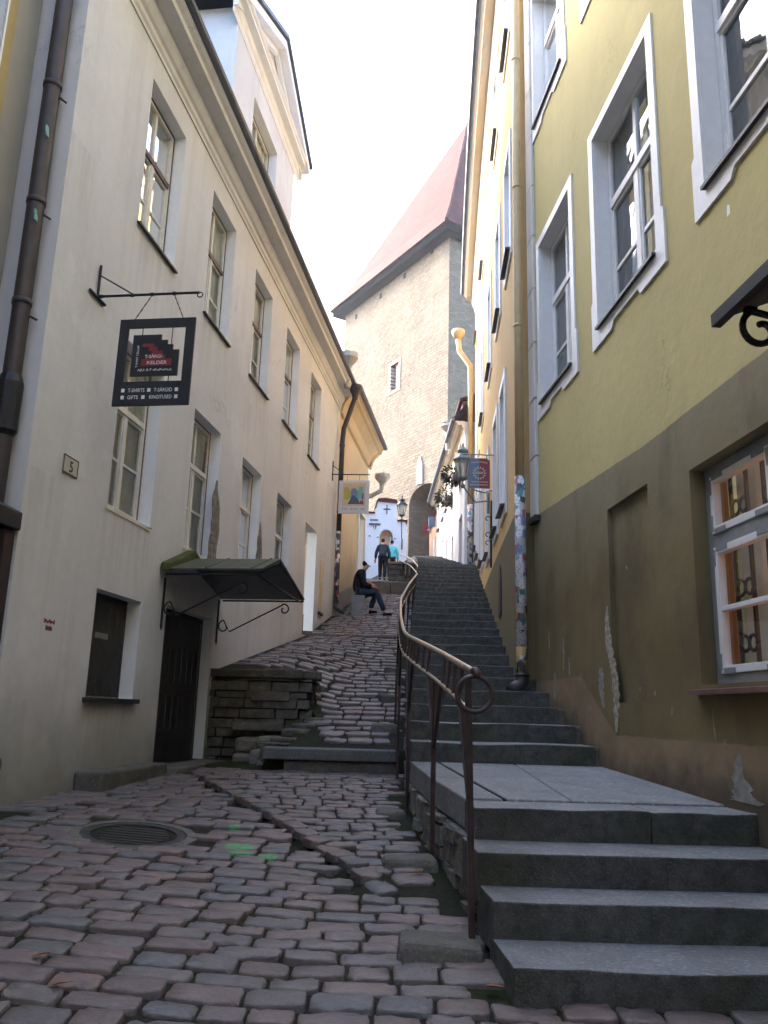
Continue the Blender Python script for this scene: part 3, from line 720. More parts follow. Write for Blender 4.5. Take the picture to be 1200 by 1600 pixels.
# ------------------------------------------------------------------ handrail
hr = thing('handrail', 'brown steel handrail with a worn brassy top rail and a ring at its lower end', 'handrail', (.53, 4.89, .19))
TOP = [(.53, 4.80, 1.64), (.47, 6.3, 1.84), (.36, 7.6, 2.03), (.29, 9.3, 2.24), (.27, 10, 2.36), (.28, 12, 2.78), (.34, 14.5, 3.34), (.57, 17, 4.0), (.94, 21, 4.91), (1.03, 24, 5.58), (.90, 26, 6.15), (.70, 28, 6.62), (.60, 28.7, 6.80)]
def rail_at(y, dz=0., dx=0.):
    return V((float(np.interp(y, [p[1] for p in TOP], [p[0] for p in TOP]))+dx, y, float(np.interp(y, [p[1] for p in TOP], [p[2] for p in TOP]))+dz))
ysr = list(np.arange(4.80, 28.7, .35))+[28.65]
def smooth_rail(dz, y0, dx=0):
    return [sum((rail_at(max(y0, yy+q), dz, dx) for q in (-.4, -.2, 0, .2, .4)), V((0, 0, 0)))/5 if yy > y0+.5 else rail_at(yy, dz, dx) for yy in [y0]+[q for q in ysr if q > y0+.1]]
tubebits('top_rail', 'worn_rail', hr, [smooth_rail(0, 4.80)], .021, 10)
tubebits('lower_rail', 'worn_rail', hr, [smooth_rail(-.215, 4.86, -.02)], .015, 8)
c = V((.535, 4.77, 1.515)); tubebits('ring', 'rust_brown', hr, [spiral(c, (1, 0, 0), (0, 0, 1), .098, .098, pi/2, pi/2+2*pi, 30)], .014, 8)
mb = MB(); mb.tube([(.53, 4.80, 1.64), (.54, 4.775, 1.645), (.548, 4.765, 1.63), (.545, 4.765, 1.60)], .024, 10); mb.build('rail_end', 'rust_brown', hr, smooth=True)
posts = [(.535, 4.86), (.42, 6.55), (.30, 8.5), (.245, 10.4), (.24, 12.2), (.27, 13.9), (.36, 15.6), (.52, 17.2), (.68, 18.9), (.84, 20.6), (.96, 22.4), (1.0, 24.1), (.88, 26.0), (.80, 27.0), (.70, 28.05), (.60, 28.6)]
for i, (x, y) in enumerate(posts):
    tp = rail_at(y, -.215, -.02); zb = ground(x, y)-.05 if y < 26.5 else 6.3
    dirv = (rail_at(y+.3)-rail_at(max(4.8, y-.3))); dirv.z = 0; dirv.normalize(); sd_ = V((dirv.y, -dirv.x, 0))
    mb = MB(); w = .025; hw = .017
    top = V((tp.x, y, tp.z + (.18 if i == 0 else 0)))
    pr = [top+dirv*a+sd_*b for a, b in ((-w, -hw), (w, -hw), (w, hw), (-w, hw))]; bs = [V((x, y, zb))+dirv*a+sd_*b for a, b in ((-w, -hw), (w, -hw), (w, hw), (-w, hw))]
    mb.hexa(bs+pr); po = mb.build('post', 'rust_brown', hr, bevel=.004)
    # V shaped gusset plates spreading from the post to the lower rail
    gz = tp.z-.52; foot = V((x+(tp.x-x)*.6, y, gz)); t_ = sd_*.007
    for sgn in (1,) if i == 0 else (-1, 1):
        e = rail_at(max(4.86, min(28.6, y+sgn*.36)), -.225, -.02); e2 = rail_at(max(4.86, min(28.6, y+sgn*.06)), -.225, -.02)
        q = MB(); q.prism([foot-t_, e-t_, e2-t_], t_*2); q.build('gusset', 'rust_brown', po)
        q = MB(); q.tube([foot, e], .016, 6); q.build('strut', 'rust_brown', po)
y = 5.25
while y < 24:
    if not any(abs(y-p[1]) < .05 for p in posts): mb = MB(); mb.tube([rail_at(y, -.21, -.02), rail_at(y, -.01)], .012, 6); mb.build('baluster', 'rust_brown', hr)
    y += .42 if int(y*7) % 2 else .30

# ------------------------------------------------------------------ dry stone wall by the dark door
sw = thing('stone_wall', 'dark dry stone retaining wall with flat capstones beside the black door', 'stone wall', (-1.7, 12.6, .65))
mb = MB(); zz = .50; rowi = 0
while zz < 1.84:
    h = R.uniform(.085, .15); h = min(h, 1.845-zz+.001)
    xr = -.96-max(0, (1.25-zz))*.4+R.uniform(-.05, .03); x = -2.62
    while x < xr-.05:
        w = min(R.uniform(.22, .52), xr-x); o = R.uniform(-.05, .03)
        j = lambda: R.uniform(-.012, .012)
        mb.hexa([(x+j(), 12.52+o+j(), zz), (x+w-.015, 12.52+o+j(), zz), (x+w-.015+j(), 13.1, zz), (x, 13.1, zz), (x+j(), 12.53+o, zz+h-.012+j()), (x+w-.015+j(), 12.53+o+j(), zz+h-.012+j()), (x+w-.02, 13.1, zz+h-.012), (x, 13.1, zz+h-.012)])
        x += w
    # right-hand return, stepping back up the lane
    yy = 12.9
    while yy < 14.2 and zz > 1.15:
        w = R.uniform(.25, .45); o = R.uniform(-.03, .03); mb.wbox(xr-.3, xr+o, yy, yy+w-.015, zz, zz+h-.012); yy += w
    zz += h
mb.build('masonry', 'slate', sw, bevel=.014)
for (x0, x1, y0, y1, z0, z1) in ((-2.55, -1.72, 12.46, 13.2, 1.85, 1.965), (-1.705, -1.12, 12.44, 13.3, 1.85, 1.985)):
    mb = MB(); mb.wbox(x0, x1, y0, y1, z0, z1, rot=R.uniform(-.02, .02)); mb.build('capstone', 'slate', sw, bevel=.02)
mb = MB(); mb.prism([V((-1.115, 12.46, 1.85)), V((-.86, 12.72, 1.85)), V((-.90, 13.4, 1.85)), V((-1.115, 13.4, 1.85))], (0, 0, .12)); mb.build('capstone', 'slate', sw, bevel=.02)
mb = MB(); mb.wbox(-2.08, -1.36, 12.22, 12.7, 1.10, 1.22, rot=.04); mb.build('jutting_slab', 'slate', sw, bevel=.02)
mb = MB(); mb.wbox(-1.85, -1.30, 12.42, 12.8, 1.52, 1.66, rot=.02); mb.build('jutting_slab', 'slate', sw, bevel=.02)
for (x0, y0, w, z0, h) in ((-2.02, 12.05, .40, .50, .30), (-1.98, 12.1, .44, .81, .20), (-1.72, 11.6, .26, .55, .32), (-1.66, 11.9, .3, .88, .16), (-1.58, 11.35, .18, .55, .22)):
    mb = MB(); mb.wbox(x0, x0+w, y0, y0+.5, z0, z0+h, rot=R.uniform(-.08, .08)); mb.build('loose_stone', 'rubble', sw, bevel=.05)

yy = 11.32
while yy < 12.6:
    L_ = R.uniform(.22, .34); x = -1.45+.38*(yy-11.22); zt = ground(x+.25, yy+.1)+.02; zz = .52
    while zz < zt-.02:
        h = min(R.uniform(.10, .17), zt-zz); mb = MB(); mb.wbox(x-.10+R.uniform(-.05, .03), x+.24, yy, yy+L_-.015, zz, zz+h-.01, rot=-.30+R.uniform(-.06, .06)); mb.build('edge_stone', 'slate', sw, bevel=.025); zz += h
    yy += L_

# ------------------------------------------------------------------ white house on the left
wh = thing('white_house', 'long cream white house with a black door under a small canopy', 'house', tuple(LP.pt(7.26, .5)))
PITCHW = 2.30
UP = [(8.85+PITCHW*k-(.03*k), 8.85+PITCHW*k-(.03*k)+1.12, 6.94, 8.91) for k in range(5)]
LO = [(8.85+PITCHW*k-(.03*k), 8.85+PITCHW*k-(.03*k)+1.14, 3.50, 5.46) for k in range(4)]
D3 = (18.10, 19.28, 3.00, 5.44); DOOR = (10.72, 12.52, .60, 2.66); BW = (8.82, 9.96, 1.47, 2.59)
ops = [(*q, .22) for q in UP+LO]+[(*D3, .22), (*DOOR, .20), (*BW, .21)]
mb = MB(); facade(mb, LP, 7.26, 21.45, -.6, 9.62, ops, 0, 1)
# end wall facing down the street, and the back of the body
mb.add([LP.pt(7.26, -.6), LP.pt(7.26, -.6, -8), LP.pt(7.26, 9.62, -8), LP.pt(7.26, 9.62)], [(0, 1, 2, 3)], 0, [(7.26, 0, 3)]*4)
mb.add([LP.pt(21.45, -.6), LP.pt(21.45, -.6, -8), LP.pt(21.45, 9.62, -8), LP.pt(21.45, 9.62)], [(0, 1, 2, 3)], 0, [(21.45, 0, 9)]*4)
mb.build('wall', ['white_plaster', 'reveal'], wh)
# cornice: a moulded profile run along the eaves
def cornice(P, prof, s0, s1, name, mat, parent, segs=1):
    mb = MB(); n = len(prof); S = [s0+(s1-s0)*k/segs for k in range(segs+1)]
    for k in range(segs):
        a, b = S[k], S[k+1]
        for i in range(n-1):
            mb.add([P.pt(a, prof[i][1], prof[i][0]), P.pt(b, prof[i][1], prof[i][0]), P.pt(b, prof[i+1][1], prof[i+1][0]), P.pt(a, prof[i+1][1], prof[i+1][0])], [(0, 1, 2, 3)], 0)
    mb.add([P.pt(S[0], z, o) for o, z in prof], [tuple(range(n))]); mb.add([P.pt(S[-1], z, o) for o, z in prof], [tuple(range(n))])
    return mb.build(name, mat, parent)
def cprof(zb, zt, ow, rnd=True):
    pr = [(.0, zb)]; h = zt-zb
    for a, b in ((.05, 0), (.05, .10), (.11, .16), (.11, .30), (.20, .36), (.27, .46), (.31, .58), (.31, .66), (.80, .70), (.80, .86), (.92, .92), (1, 1)): pr.append((a*ow, zb+b*h))
    return pr+[(0, zt)]
cornice(LP, cprof(9.28, 9.80, .40), 7.20, 21.40, 'cornice', 'white_plaster', wh)
mb = MB(); mb.tube([LP.pt(7.1, 9.86, .44), LP.pt(21.7, 9.86, .44)], .055, 8); mb.box(LP, 7.1, 21.7, 9.81, 9.87, .2, .44); mb.build('gutter', 'sheet_roof', wh)
mb = MB(); RZ = 17.5
mb.add([LP.pt(7.1, 9.88, .46), LP.pt(21.6, 9.88, .46), LP.pt(21.6, RZ, -5.6), LP.pt(7.1, RZ, -5.6)], [(0, 1, 2, 3)]); mb.add([LP.pt(7.1, RZ, -5.6), LP.pt(21.6, RZ, -5.6), LP.pt(21.6, 9.8, -11), LP.pt(7.1, 9.8, -11)], [(0, 1, 2, 3)])
for s in (7.2, 21.5): mb.add([LP.pt(s, 9.6, 0), LP.pt(s, RZ, -5.6), LP.pt(s, 9.6, -11)], [(0, 1, 2)])
mb.build('roof', 'sheet_roof', wh)
# windows: peeling white casements with a transom light
for i, q in enumerate(UP):
    window(LP, q[0]+.02, q[1]-.02, q[2]+.02, q[3]-.02, -.165, wh, 'white_paint', .60, 2, (.45,), 'brown_paint', sill='sheet_sill', sill_o=.05)
for i, q in enumerate(LO):
    window(LP, q[0]+.02, q[1]-.04, q[2]+.02, q[3]-.02, -.165, wh, 'white_paint', .64, 2, (.5,), 'red_brick', sill='cream', sill_o=.01)
# bare masonry showing round the lower windows
for (pts, ws) in (([(12.22, 4.72), (12.24, 4.3), (12.27, 3.9), (12.28, 3.45)], [.03, .18, .20, .20]), ([(14.62, 4.62), (14.66, 4.3), (14.64, 4.0), (14.60, 3.75)], [.02, .15, .16, .06])):
    irregular(LP, pts, ws, -.002, .010).build('bare_masonry', 'brick', wh)
for (s, z0, z1, w) in ((10.06, 3.45, 4.9, .022), (16.76, 4.1, 5.2, .022), (14.46, 4.5, 5.0, .02), (12.15, 4.7, 5.3, .02)):
    irregular(LP, [(s, z1), (s+.01, (z0+z1)/2), (s, z0)], [.01, w, w], -.19, .012, 4).build('crumbling_edge', 'red_brick', wh)
irregular(LP, [(9.90, 3.47), (10.02, 3.50)], [.05, .06], .0, .01).build('crumbling_edge', 'brick', wh)
# dormer
dm = MB(); DP = -.25; D0, D1, DM_ = 12.2, 16.35, 14.3; DZ = 13.28
DPl = Plane(-4.2+LP.n.x*DP, LP.n.y*DP, 7.9, 1)
facade(dm, LP, D0, D1, 9.95, DZ, [(13.35, 15.0, 10.7, 12.42, .2)], 0, 1, o=DP)
for s in (D0, D1): dm.add([LP.pt(s, 9.95, DP), LP.pt(s, 9.95, DP-4), LP.pt(s, DZ, DP-4), LP.pt(s, DZ, DP)], [(0, 1, 2, 3)], 1)
dm.add([LP.pt(D0, DZ, DP), LP.pt(D1, DZ, DP), LP.pt(DM_, DZ+1.0, DP)], [(0, 1, 2)], 0)
do = dm.build('dormer', ['white_plaster', 'reveal'], wh)
cornice(DPl, cprof(12.92, 13.28, .26), D0-.3, D1+.3, 'dormer_cornice', 'reveal', do)
mb = MB()
for (sa, sb) in ((D0-.34, DM_), (D1+.34, DM_)):
    za, zb = DZ+.05, DZ+1.22
    for (o0, o1, d0, d1) in ((DP+.02, DP+.10, -.34, -.22), (DP+.02, DP+.26, -.20, -.02)):
        mb.hexa([LP.pt(sa, za+d0, o0), LP.pt(sb, zb+d0, o0), LP.pt(sb, zb+d0, o1), LP.pt(sa, za+d0, o1), LP.pt(sa, za+d1, o0), LP.pt(sb, zb+d1, o0), LP.pt(sb, zb+d1, o1), LP.pt(sa, za+d1, o1)])
mb.build('raking_cornice', 'reveal', do)
mb = MB()
for (sa, sb) in ((D0-.42, DM_), (D1+.42, DM_)):
    za, zb = DZ+.02, DZ+1.25
    mb.hexa([LP.pt(sa, za, -6), LP.pt(sb, zb, -6), LP.pt(sb, zb, DP+.31), LP.pt(sa, za, DP+.31), LP.pt(sa, za+.09, -6), LP.pt(sb, zb+.09, -6), LP.pt(sb, zb+.09, DP+.31), LP.pt(sa, za+.09, DP+.31)])
mb.build('dormer_roof', 'sheet_roof', do)
window(DPl, 13.37, 14.98, 10.72, 12.40, -.18, do, 'white_paint', .55, 2, (.5,), 'brown_paint', name='dormer_window')

# black plank door in its reveal with a stone threshold
mb = MB(); DO = -.20
for k in range(8):
    a = DOOR[0]+.03+k*.2175; mb.box(LP, a, a+.207, .62, 2.58, DO, DO+.03)
mb.box(LP, DOOR[0], DOOR[0]+.03, .6, 2.66, DO, DO+.05); mb.box(LP, DOOR[0]+.03, DOOR[1]-.03, 2.58, 2.66, DO, DO+.05); mb.box(LP, DOOR[1]-.03, DOOR[1], .6, 2.66, DO, DO+.05)
for zz in (.95, 1.55, 2.2): mb.box(LP, DOOR[0]+.06, DOOR[1]-.06, zz, zz+.16, DO+.03, DO+.045)
d = mb.build('door', 'dark_wood', wh, bevel=.004)
mb = MB(); mb.box(LP, DOOR[0]+.12, DOOR[0]+.15, 1.5, 1.66, DO+.045, DO+.055); mb.tube([LP.pt(DOOR[0]+.135, 1.6, DO+.05), LP.pt(DOOR[0]+.135, 1.6, DO+.10), LP.pt(DOOR[0]+.235, 1.6, DO+.11)], .011, 6); mb.build('handle', 'iron', d)
mb = MB(); mb.box(LP, DOOR[0]-.1, DOOR[1]-.05, .45, .685, -.4, .02); mb.build('threshold', 'kerb', wh, bevel=.02)
# shuttered cellar window
mb = MB(); DO = -.21
for k in range(6): mb.box(LP, BW[0]+.03+k*.18, BW[0]+.20+k*.18, 1.49, 2.54, DO, DO+.03)
mb.box(LP, BW[0], BW[1], 2.54, 2.59, DO, DO+.04); mb.box(LP, BW[1]-.035, BW[1], 1.47, 2.54, DO, DO+.04); mb.box(LP, BW[0], BW[0]+.03, 1.47, 2.54, DO, DO+.04)
sh = mb.build('window_shutter', 'shutter_wood', wh, bevel=.004)
mb = MB(); mb.box(LP, BW[0]+.42, BW[0]+.72, 2.11, 2.17, DO+.03, DO+.04); mb.build('shutter_bar', 'grey_paint', sh)
mb = MB(); mb.box(LP, 8.76, 10.02, 1.42, 1.47, -.24, .07); mb.build('window_sill', 'shutter_wood', wh, bevel=.006)
# white street door further up
mb = MB(); mb.box(LP, 18.14, 18.98, 3.0, 5.05, -.21, -.17); mb.box(LP, 18.14, 18.98, 5.08, 5.42, -.21, -.17)
for (a, b, c, d_) in ((18.24, 18.52, 3.2, 3.9), (18.60, 18.88, 3.2, 3.9), (18.24, 18.52, 4.05, 4.9), (18.60, 18.88, 4.05, 4.9)): mb.box(LP, a, b, c, d_, -.17, -.155)
d = mb.build('door', 'cream', wh, bevel=.004)
mb = MB(); mb.tube([LP.pt(18.22, 4.0, -.16), LP.pt(18.22, 4.0, -.11), LP.pt(18.32, 4.0, -.10)], .012, 6); mb.build('handle', 'iron', d)
# gabled sheet metal canopy on scroll brackets over the black door
CR = 1.30; SA, SB, SM = 10.42, 12.80, 11.30; ZA, ZM = 3.04, 3.34
def sheet(poly, th):
    mb = MB(); a, b, c_ = V(poly[0]), V(poly[1]), V(poly[2]); nn = (b-a).cross(c_-a).normalized(); nn = nn if nn.z > 0 else -nn
    mb.prism([V(p) for p in poly], nn*th); return mb
for k, (poly) in enumerate(([LP.pt(SA, ZA+.02), LP.pt(SA, ZA+.02, CR), LP.pt(SM, ZM, CR), LP.pt(SM, ZM)], [LP.pt(SB, ZA-.03), LP.pt(SB, ZA-.03, CR), LP.pt(SM, ZM, CR), LP.pt(SM, ZM)])):
    cpy = sheet(poly, .018).build('door_canopy', 'mossy' if k == 0 else 'sheet_roof', wh)
    if k == 0:
        can = cpy
        for q in (.45, .9):
            a = V(poly[0]).lerp(V(poly[1]), q); b = V(poly[3]).lerp(V(poly[2]), q); mb = MB(); mb.tube([a+V((0, 0, .022)), b+V((0, 0, .022))], .012, 5); mb.build('seam', 'mossy', can)
        mb = MB(); mb.prism([LP.pt(SA-.04, ZA+.0, .0), LP.pt(SA-.02, ZA+.11, 0), LP.pt(SM-.05, ZM+.13, 0), LP.pt(SM+.12, ZM+.08, 0), LP.pt(SM+.3, ZM-.02, 0)], LP.n*.13)
        mm = mb.build('moss_bank', 'moss', can, bevel=.03)
pb = [[LP.pt(SA+.05, ZA-.03, .05), LP.pt(SA+.05, ZA-.03, CR)], [LP.pt(SB-.05, ZA-.06, .05), LP.pt(SB-.05, ZA-.06, CR)], [LP.pt(SA, ZA-.0, CR-.02), LP.pt(SM, ZM-.03, CR-.02), LP.pt(SB, ZA-.05, CR-.02)], [LP.pt(SA+.05, ZA-.04, CR-.05), LP.pt(SB-.05, ZA-.07, CR-.05)], [LP.pt(SM, ZM-.03, 0), LP.pt(SM, ZM-.03, CR)]]
tubebits('canopy_frame', 'iron', can, pb, .014)
for s in (SA+.16, SB-.10):
    zt = ZA-.06; n = LP.n; up = V((0, 0, 1))
    mb = MB(); mb.box(LP, s-.015, s+.015, zt-.62, zt, 0, .02); mb.tube([LP.pt(s, zt-.62, .01), LP.pt(s, zt-.66, .012)], [.015, .004], 6)
    a0 = LP.pt(s, zt-.36, .10); sp = spiral(a0, n, up, .03, .10, 1.5*pi+pi*.0, 1.5*pi-1.9*pi-pi*.1, 20)
    mb.tube(spiral(LP.pt(s, zt-.40, .115), n, up, .028, .105, .6, -1.45*pi+pi*.0, 20)[::1]+[LP.pt(s, zt-.47, .20), LP.pt(s, zt-.06, 1.00)], .011, 6)
    mb.tube([LP.pt(s, zt-.08, .98)]+spiral(LP.pt(s, zt-.13, 1.02), n, up, .085, .025, pi*.6, -1.3*pi, 18), .011, 6)
    mb.build('bracket', 'iron', can)
# rainwater pipe at the far end with hopper
mb = MB(); mb.tube([LP.pt(21.05, 9.80, .46), LP.pt(21.1, 9.45, .44), LP.pt(21.25, 8.7, .16), LP.pt(21.25, 8.3, .13), LP.pt(21.25, 5.9, .13)], .066, 10)
for zz in (8.2, 6.4): mb.lathe(LP.pt(21.25, zz, .13), [(.076, 0), (.076, .05)], 10)
dp = mb.build('downpipe', 'pipe_dark', wh, smooth=True)
mb = MB(); mb.tube([LP.pt(21.25, 5.9, .13), LP.pt(21.25, 4.05, .13)], .068, 10); mb.build('stickered_pipe', 'stick_dark', dp, smooth=True)
mb = MB(); mb.tube([LP.pt(21.25, 4.06, .13), LP.pt(21.25, 3.95, .13), LP.pt(21.27, 3.86, .25), LP.pt(21.28, 3.82, .36)], .066, 10); mb.build('outlet', 'pipe_dark', dp, smooth=True)
mb = MB(); mb.lathe(LP.pt(21.05, 9.55, .46), [(.07, -.12), (.09, 0), (.17, .16), (.18, .26)], 10); mb.build('hopper', 'pipe_dark', dp)
# near rainwater pipe in the corner
mb = MB(); mb.tube([LP.pt(7.14, zz, -.19) for zz in (9.7, 8, 6, 4.2, 2.6, 1.2)], .082, 12)
for zz in (8.6, 7.35, 6.05, 5.0): mb.lathe(LP.pt(7.14, zz, -.19), [(.090, -.03), (.090, .03)], 12); mb.tube([LP.pt(7.14, zz-.14, -.10), LP.pt(7.22, zz-.14, -.07)], .012, 5)
np_ = mb.build('downpipe', 'pipe_dark', wh, smooth=True)
mb = MB(); mb.lathe(LP.pt(7.14, 4.0, -.19), [(.085, -.3), (.11, -.25), (.115, .2), (.09, .28)], 12); mb.build('pipe_sleeve', 'iron', np_)
for zz in (6.75, 5.85): irregular(LP, [(7.03, zz+.05), (7.05, zz-.05)], [.02, .03], -.118, .008).build('paint_flake', 'teal', np_)
mb = MB(); mb.tube([LP.pt(7.14, 1.2, -.19), LP.pt(7.12, 1.0, -.15), LP.pt(7.12, .91, 0), LP.pt(7.12, .88, .16)], .085, 12); mb.build('outlet', 'pipe_dark', np_, smooth=True)
# house number
mb = MB(); mb.box(LP, 7.84, 8.13, 3.58, 3.76, 0, .012); pl_ = mb.build('number_plate', 'plate', wh, bevel=.004)
mb = MB()
for (a, b, c_, d_) in ((7.84, 8.13, 3.58, 3.592), (7.84, 8.13, 3.748, 3.76), (7.84, 7.852, 3.592, 3.748), (8.118, 8.13, 3.592, 3.748)): mb.box(LP, a, b, c_, d_, .012, .015)
mb.build('plate_rim', 'black_ink', pl_)
text('5', LP.pt(7.955, 3.61, .0135), LP.u, (0, 0, 1), .155, 'black_ink', pl_, 'number')
# red stencil marks on the render
mb = MB()
for k in range(7): mb.box(LP, 7.86+k*.028, 7.882+k*.028, 2.125+.01*(k % 2), 2.165-.008*(k % 3), 0, .003)
for k in range(4): mb.box(LP, 7.90+k*.03, 7.923+k*.03, 2.06, 2.105-.008*(k % 2), 0, .003)
mb.build('red_stencil', 'sign_red', wh)
# old fresco panel beside the street door
irregular(LP, [(19.95, 4.9), (19.95, 4.5), (19.96, 4.0), (19.95, 3.65)], [.17, .2, .19, .18], 0, .01).build('weathered_poster', 'tan', wh)
mb = MB(); mb.box(LP, 19.75, 20.18, 3.60, 3.66, 0, .05); mb.build('poster_ledge', 'sheet_sill', wh)
# stone plinths along its foot
t_ = thing('door_threshold_stone', 'low mossy stone slab along the foot of the white wall left of the black door', 'stone slab', tuple(LP.pt(9.6, .55)))
mb = MB(); mb.box(LP, 8.75, 10.45, .40, .755, .0, .30); mb.build('slab', 'slate', t_, bevel=.03)
mb = MB(); mb.box(LP, 10.47, 12.3, .4, .70, .02, .42); mb.build('slab', 'kerb', t_, bevel=.02)

# ------------------------------------------------------------------ neighbour at the left edge
nh = thing('neighbour_house', 'sliver of grey and ochre house front left of the dark drainpipe', 'house', tuple(LP.pt(6, .4, -.6)))
mb = MB(); mb.box(LP, -6, 7.24, -1, 14, -8, -.50); mb.build('wall', 'grey_plaster', nh)
mb = MB(); mb.box(LP, 6.55, 6.80, 3.05, 14, -.50, -.44); mb.build('trim', 'ochre_strip', nh)
mb = MB(); mb.box(LP, 5.2, 6.50, 3.6, 12, -.50, -.34); sp_ = mb.build('window', 'steel_blue', nh, bevel=.01)
mb = MB(); mb.box(LP, 6.505, 6.53, 3.6, 12, -.50, -.33); mb.build('frame', 'clean_white', sp_)
dg = thing('wooden_gate', 'maroon brown wooden gate with stickers under a small dark hood, beside the white house', 'gate', tuple(LP.pt(6.7, .4, -.3)))
mb = MB()
for k in range(5): mb.box(LP, 6.0+k*.25, 6.245+k*.25, .25, 2.8, -.18, -.12)
mb.box(LP, 7.10, 7.25, .25, 2.85, -.5, -.02)
mb.build('leaf', 'brown_door', dg, bevel=.006)
mb = MB(); mb.prism([LP.pt(7.25, 2.86, .03), LP.pt(7.25, 3.02, .03), LP.pt(7.25, 3.28, -.50), LP.pt(7.25, 2.86, -.50)], LP.u*-1.3); mb.build('hood', 'iron', dg, bevel=.01)
mb = MB(); mb.box(LP, 7.255, 7.258, 2.42, 2.52, -.17, -.03); st_ = mb.build('sticker', 'gold', dg)
for (z0, z1, o0, o1, mt_) in ((2.36, 2.41, -.17, -.05, 'sign_white'), (2.53, 2.56, -.15, -.04, 'black_ink'), (1.84, 1.93, -.17, -.07, 'sign_white'), (2.72, 2.80, -.07, -.03, 'slate_blue')):
    mb = MB(); mb.box(LP, 7.255, 7.258, z0, z1, o0, o1); mb.build('sticker', mt_, dg)

# ------------------------------------------------------------------ ochre house beyond
oh = thing('ochre_house', 'ochre house with a grey stone plinth behind the seated man', 'house', tuple(LP.pt(21.5, 3.7)))
OD = (25.05, 26.15, 4.4, 7.35)
mb = MB(); facade(mb, LP, 21.46, 26.6, 2.5, 9.85, [(*OD, .25)], 0, 1, o=-.02)
E1 = LP.pt(26.6, 0, -.02); e2u = (V((sin(radians(-28)), cos(radians(-28)), 0)))
class Pl2:
    def __init__(s, O, h, sg):
        h = radians(h); s.O = V((O.x, O.y, 0)); s.u = V((sin(h), cos(h), 0)); s.n = V((cos(h), -sin(h), 0))*sg
    pt = Plane.pt
OP2 = Pl2(E1, -30, 1)
facade(mb, OP2, 0, 14, 2.5, 9.85, [], 0)
mb.build('wall', ['ochre_plaster', 'reveal'], oh)
mb = MB(); pts = []
for k in range(8):
    a, b = 21.46+.45*k, 21.46+.45*(k+1); za, zb = 4.30+.235*(a-21.46), 4.30+.235*(b-21.46)
    mb.hexa([LP.pt(a, 3, -.02), LP.pt(b, 3, -.02), LP.pt(b, 3, .05), LP.pt(a, 3, .05), LP.pt(a, za, -.02), LP.pt(b, zb, -.02), LP.pt(b, zb, .05), LP.pt(a, za, .05)])
mb.build('plinth', 'plinth', oh)
for PP, a, b in ((LP, 21.46, 26.9), (OP2, -.2, 14)):
    cornice(PP, [(0, 9.2), (.05, 9.25), (.12, 9.5), (.3, 9.72), (.38, 9.76), (.38, 9.84), (.46, 9.9), (0, 9.95)], a, b, 'cornice', 'ochre_plaster', oh)
    mb = MB(); mb.tube([PP.pt(a, 9.95, .50), PP.pt(b, 9.95, .50)], .075, 8); mb.build('gutter', 'sheet_roof', oh)
mb = MB(); rt = V((-6.5, 27, 16.2))
mb.add([LP.pt(21.46, 9.97, .5), LP.pt(26.95, 9.97, .5), OP2.pt(14, 9.97, .5), LP.pt(26, 16.0, -6.5), LP.pt(21.5, 16.2, -5.6), OP2.pt(14, 16, -5)], [(0, 1, 3, 4), (1, 2, 5, 3)])
mb.sz = [(p[1], 0, p[2]) for p in mb.v]
mb.build('roof', 'dark_tile', oh)
mb = MB(); mb.box(LP, 25.1, 26.1, 4.4, 7.3, -.26, -.22); d = mb.build('door', 'shutter_wood', oh)
mb = MB(); mb.box(LP, 24.93, 25.05, 4.5, 7.45, -.02, .03); mb.box(LP, 26.15, 26.27, 4.5, 7.45, -.02, .03); mb.box(LP, 25.05, 26.15, 7.35, 7.47, -.02, .03); mb.build('door_frame', 'white_paint', oh)
def rainhead(c, mat, parent, h=.6, r=.28, leg=None, neck=.6):
    mb = MB(); mb.lathe(c, [(.085, -neck), (.085, -.05), (.10, 0), (.26, h*.34), (r, h*.36), (r, h*.55), (.22, h*.55)], 14)
    if leg: mb.tube(leg, .08, 10)
    return mb.build('rainhead', mat, parent)
rainhead(LP.pt(20.55, 10.15, .33), 'pipe_grey', wh, .62, .26)
mb = MB(); c = LP.pt(26.9, 8.75, .42); o = rainhead(c, 'pipe_grey', oh, .55, .25, [c+V((0, 0, -.1)), c+V((-.03, 0, -.25)), c+V((-.35, .05, -.42)), c+V((-.9, .1, -.55))], .1)

# ------------------------------------------------------------------ stone tower
TC = V((3.083, 40, 0)); TW = 11.2
TP = Pl2(TC, -31.9, -1); TQ = Pl2(TC, 58.1, 1); TQ.n = V((sin(radians(148.1)), cos(radians(148.1)), 0))
tw = thing('stone_tower', 'tall square limestone tower with a steep red tiled roof at the top of the street', 'tower', (TC.x, TC.y, 7.5))
mb = MB(); BWN = (4.65, 5.55, 19.2, 20.75, .45); AR = (.55, 3.35, 12.1); ap = []
for k in range(13):
    a = pi*k/12; ap.append((1.95+1.4*cos(a), 12.1+.85*sin(a)))
facade(mb, TP, 3.35, TW, 6.5, 26.7, [BWN], 0, 0)
facade(mb, TP, 0, .55, 6.5, 26.7, [], 0)
poly = [(.55, 26.7), (.55, 12.1)]+[p for p in ap[::-1]][1:-1]+[(3.35, 12.1), (3.35, 26.7)]
mb.add([TP.pt(s, z) for s, z in poly], [tuple(range(len(poly)))], 0, [(s, 0, z) for s, z in poly])
mb.build('wall', 'limestone', tw)
mb = MB(); facade(mb, TQ, 0, TW, 6.5, 26.7, [], 0); mb.build('wall', 'shaded_limestone', tw)
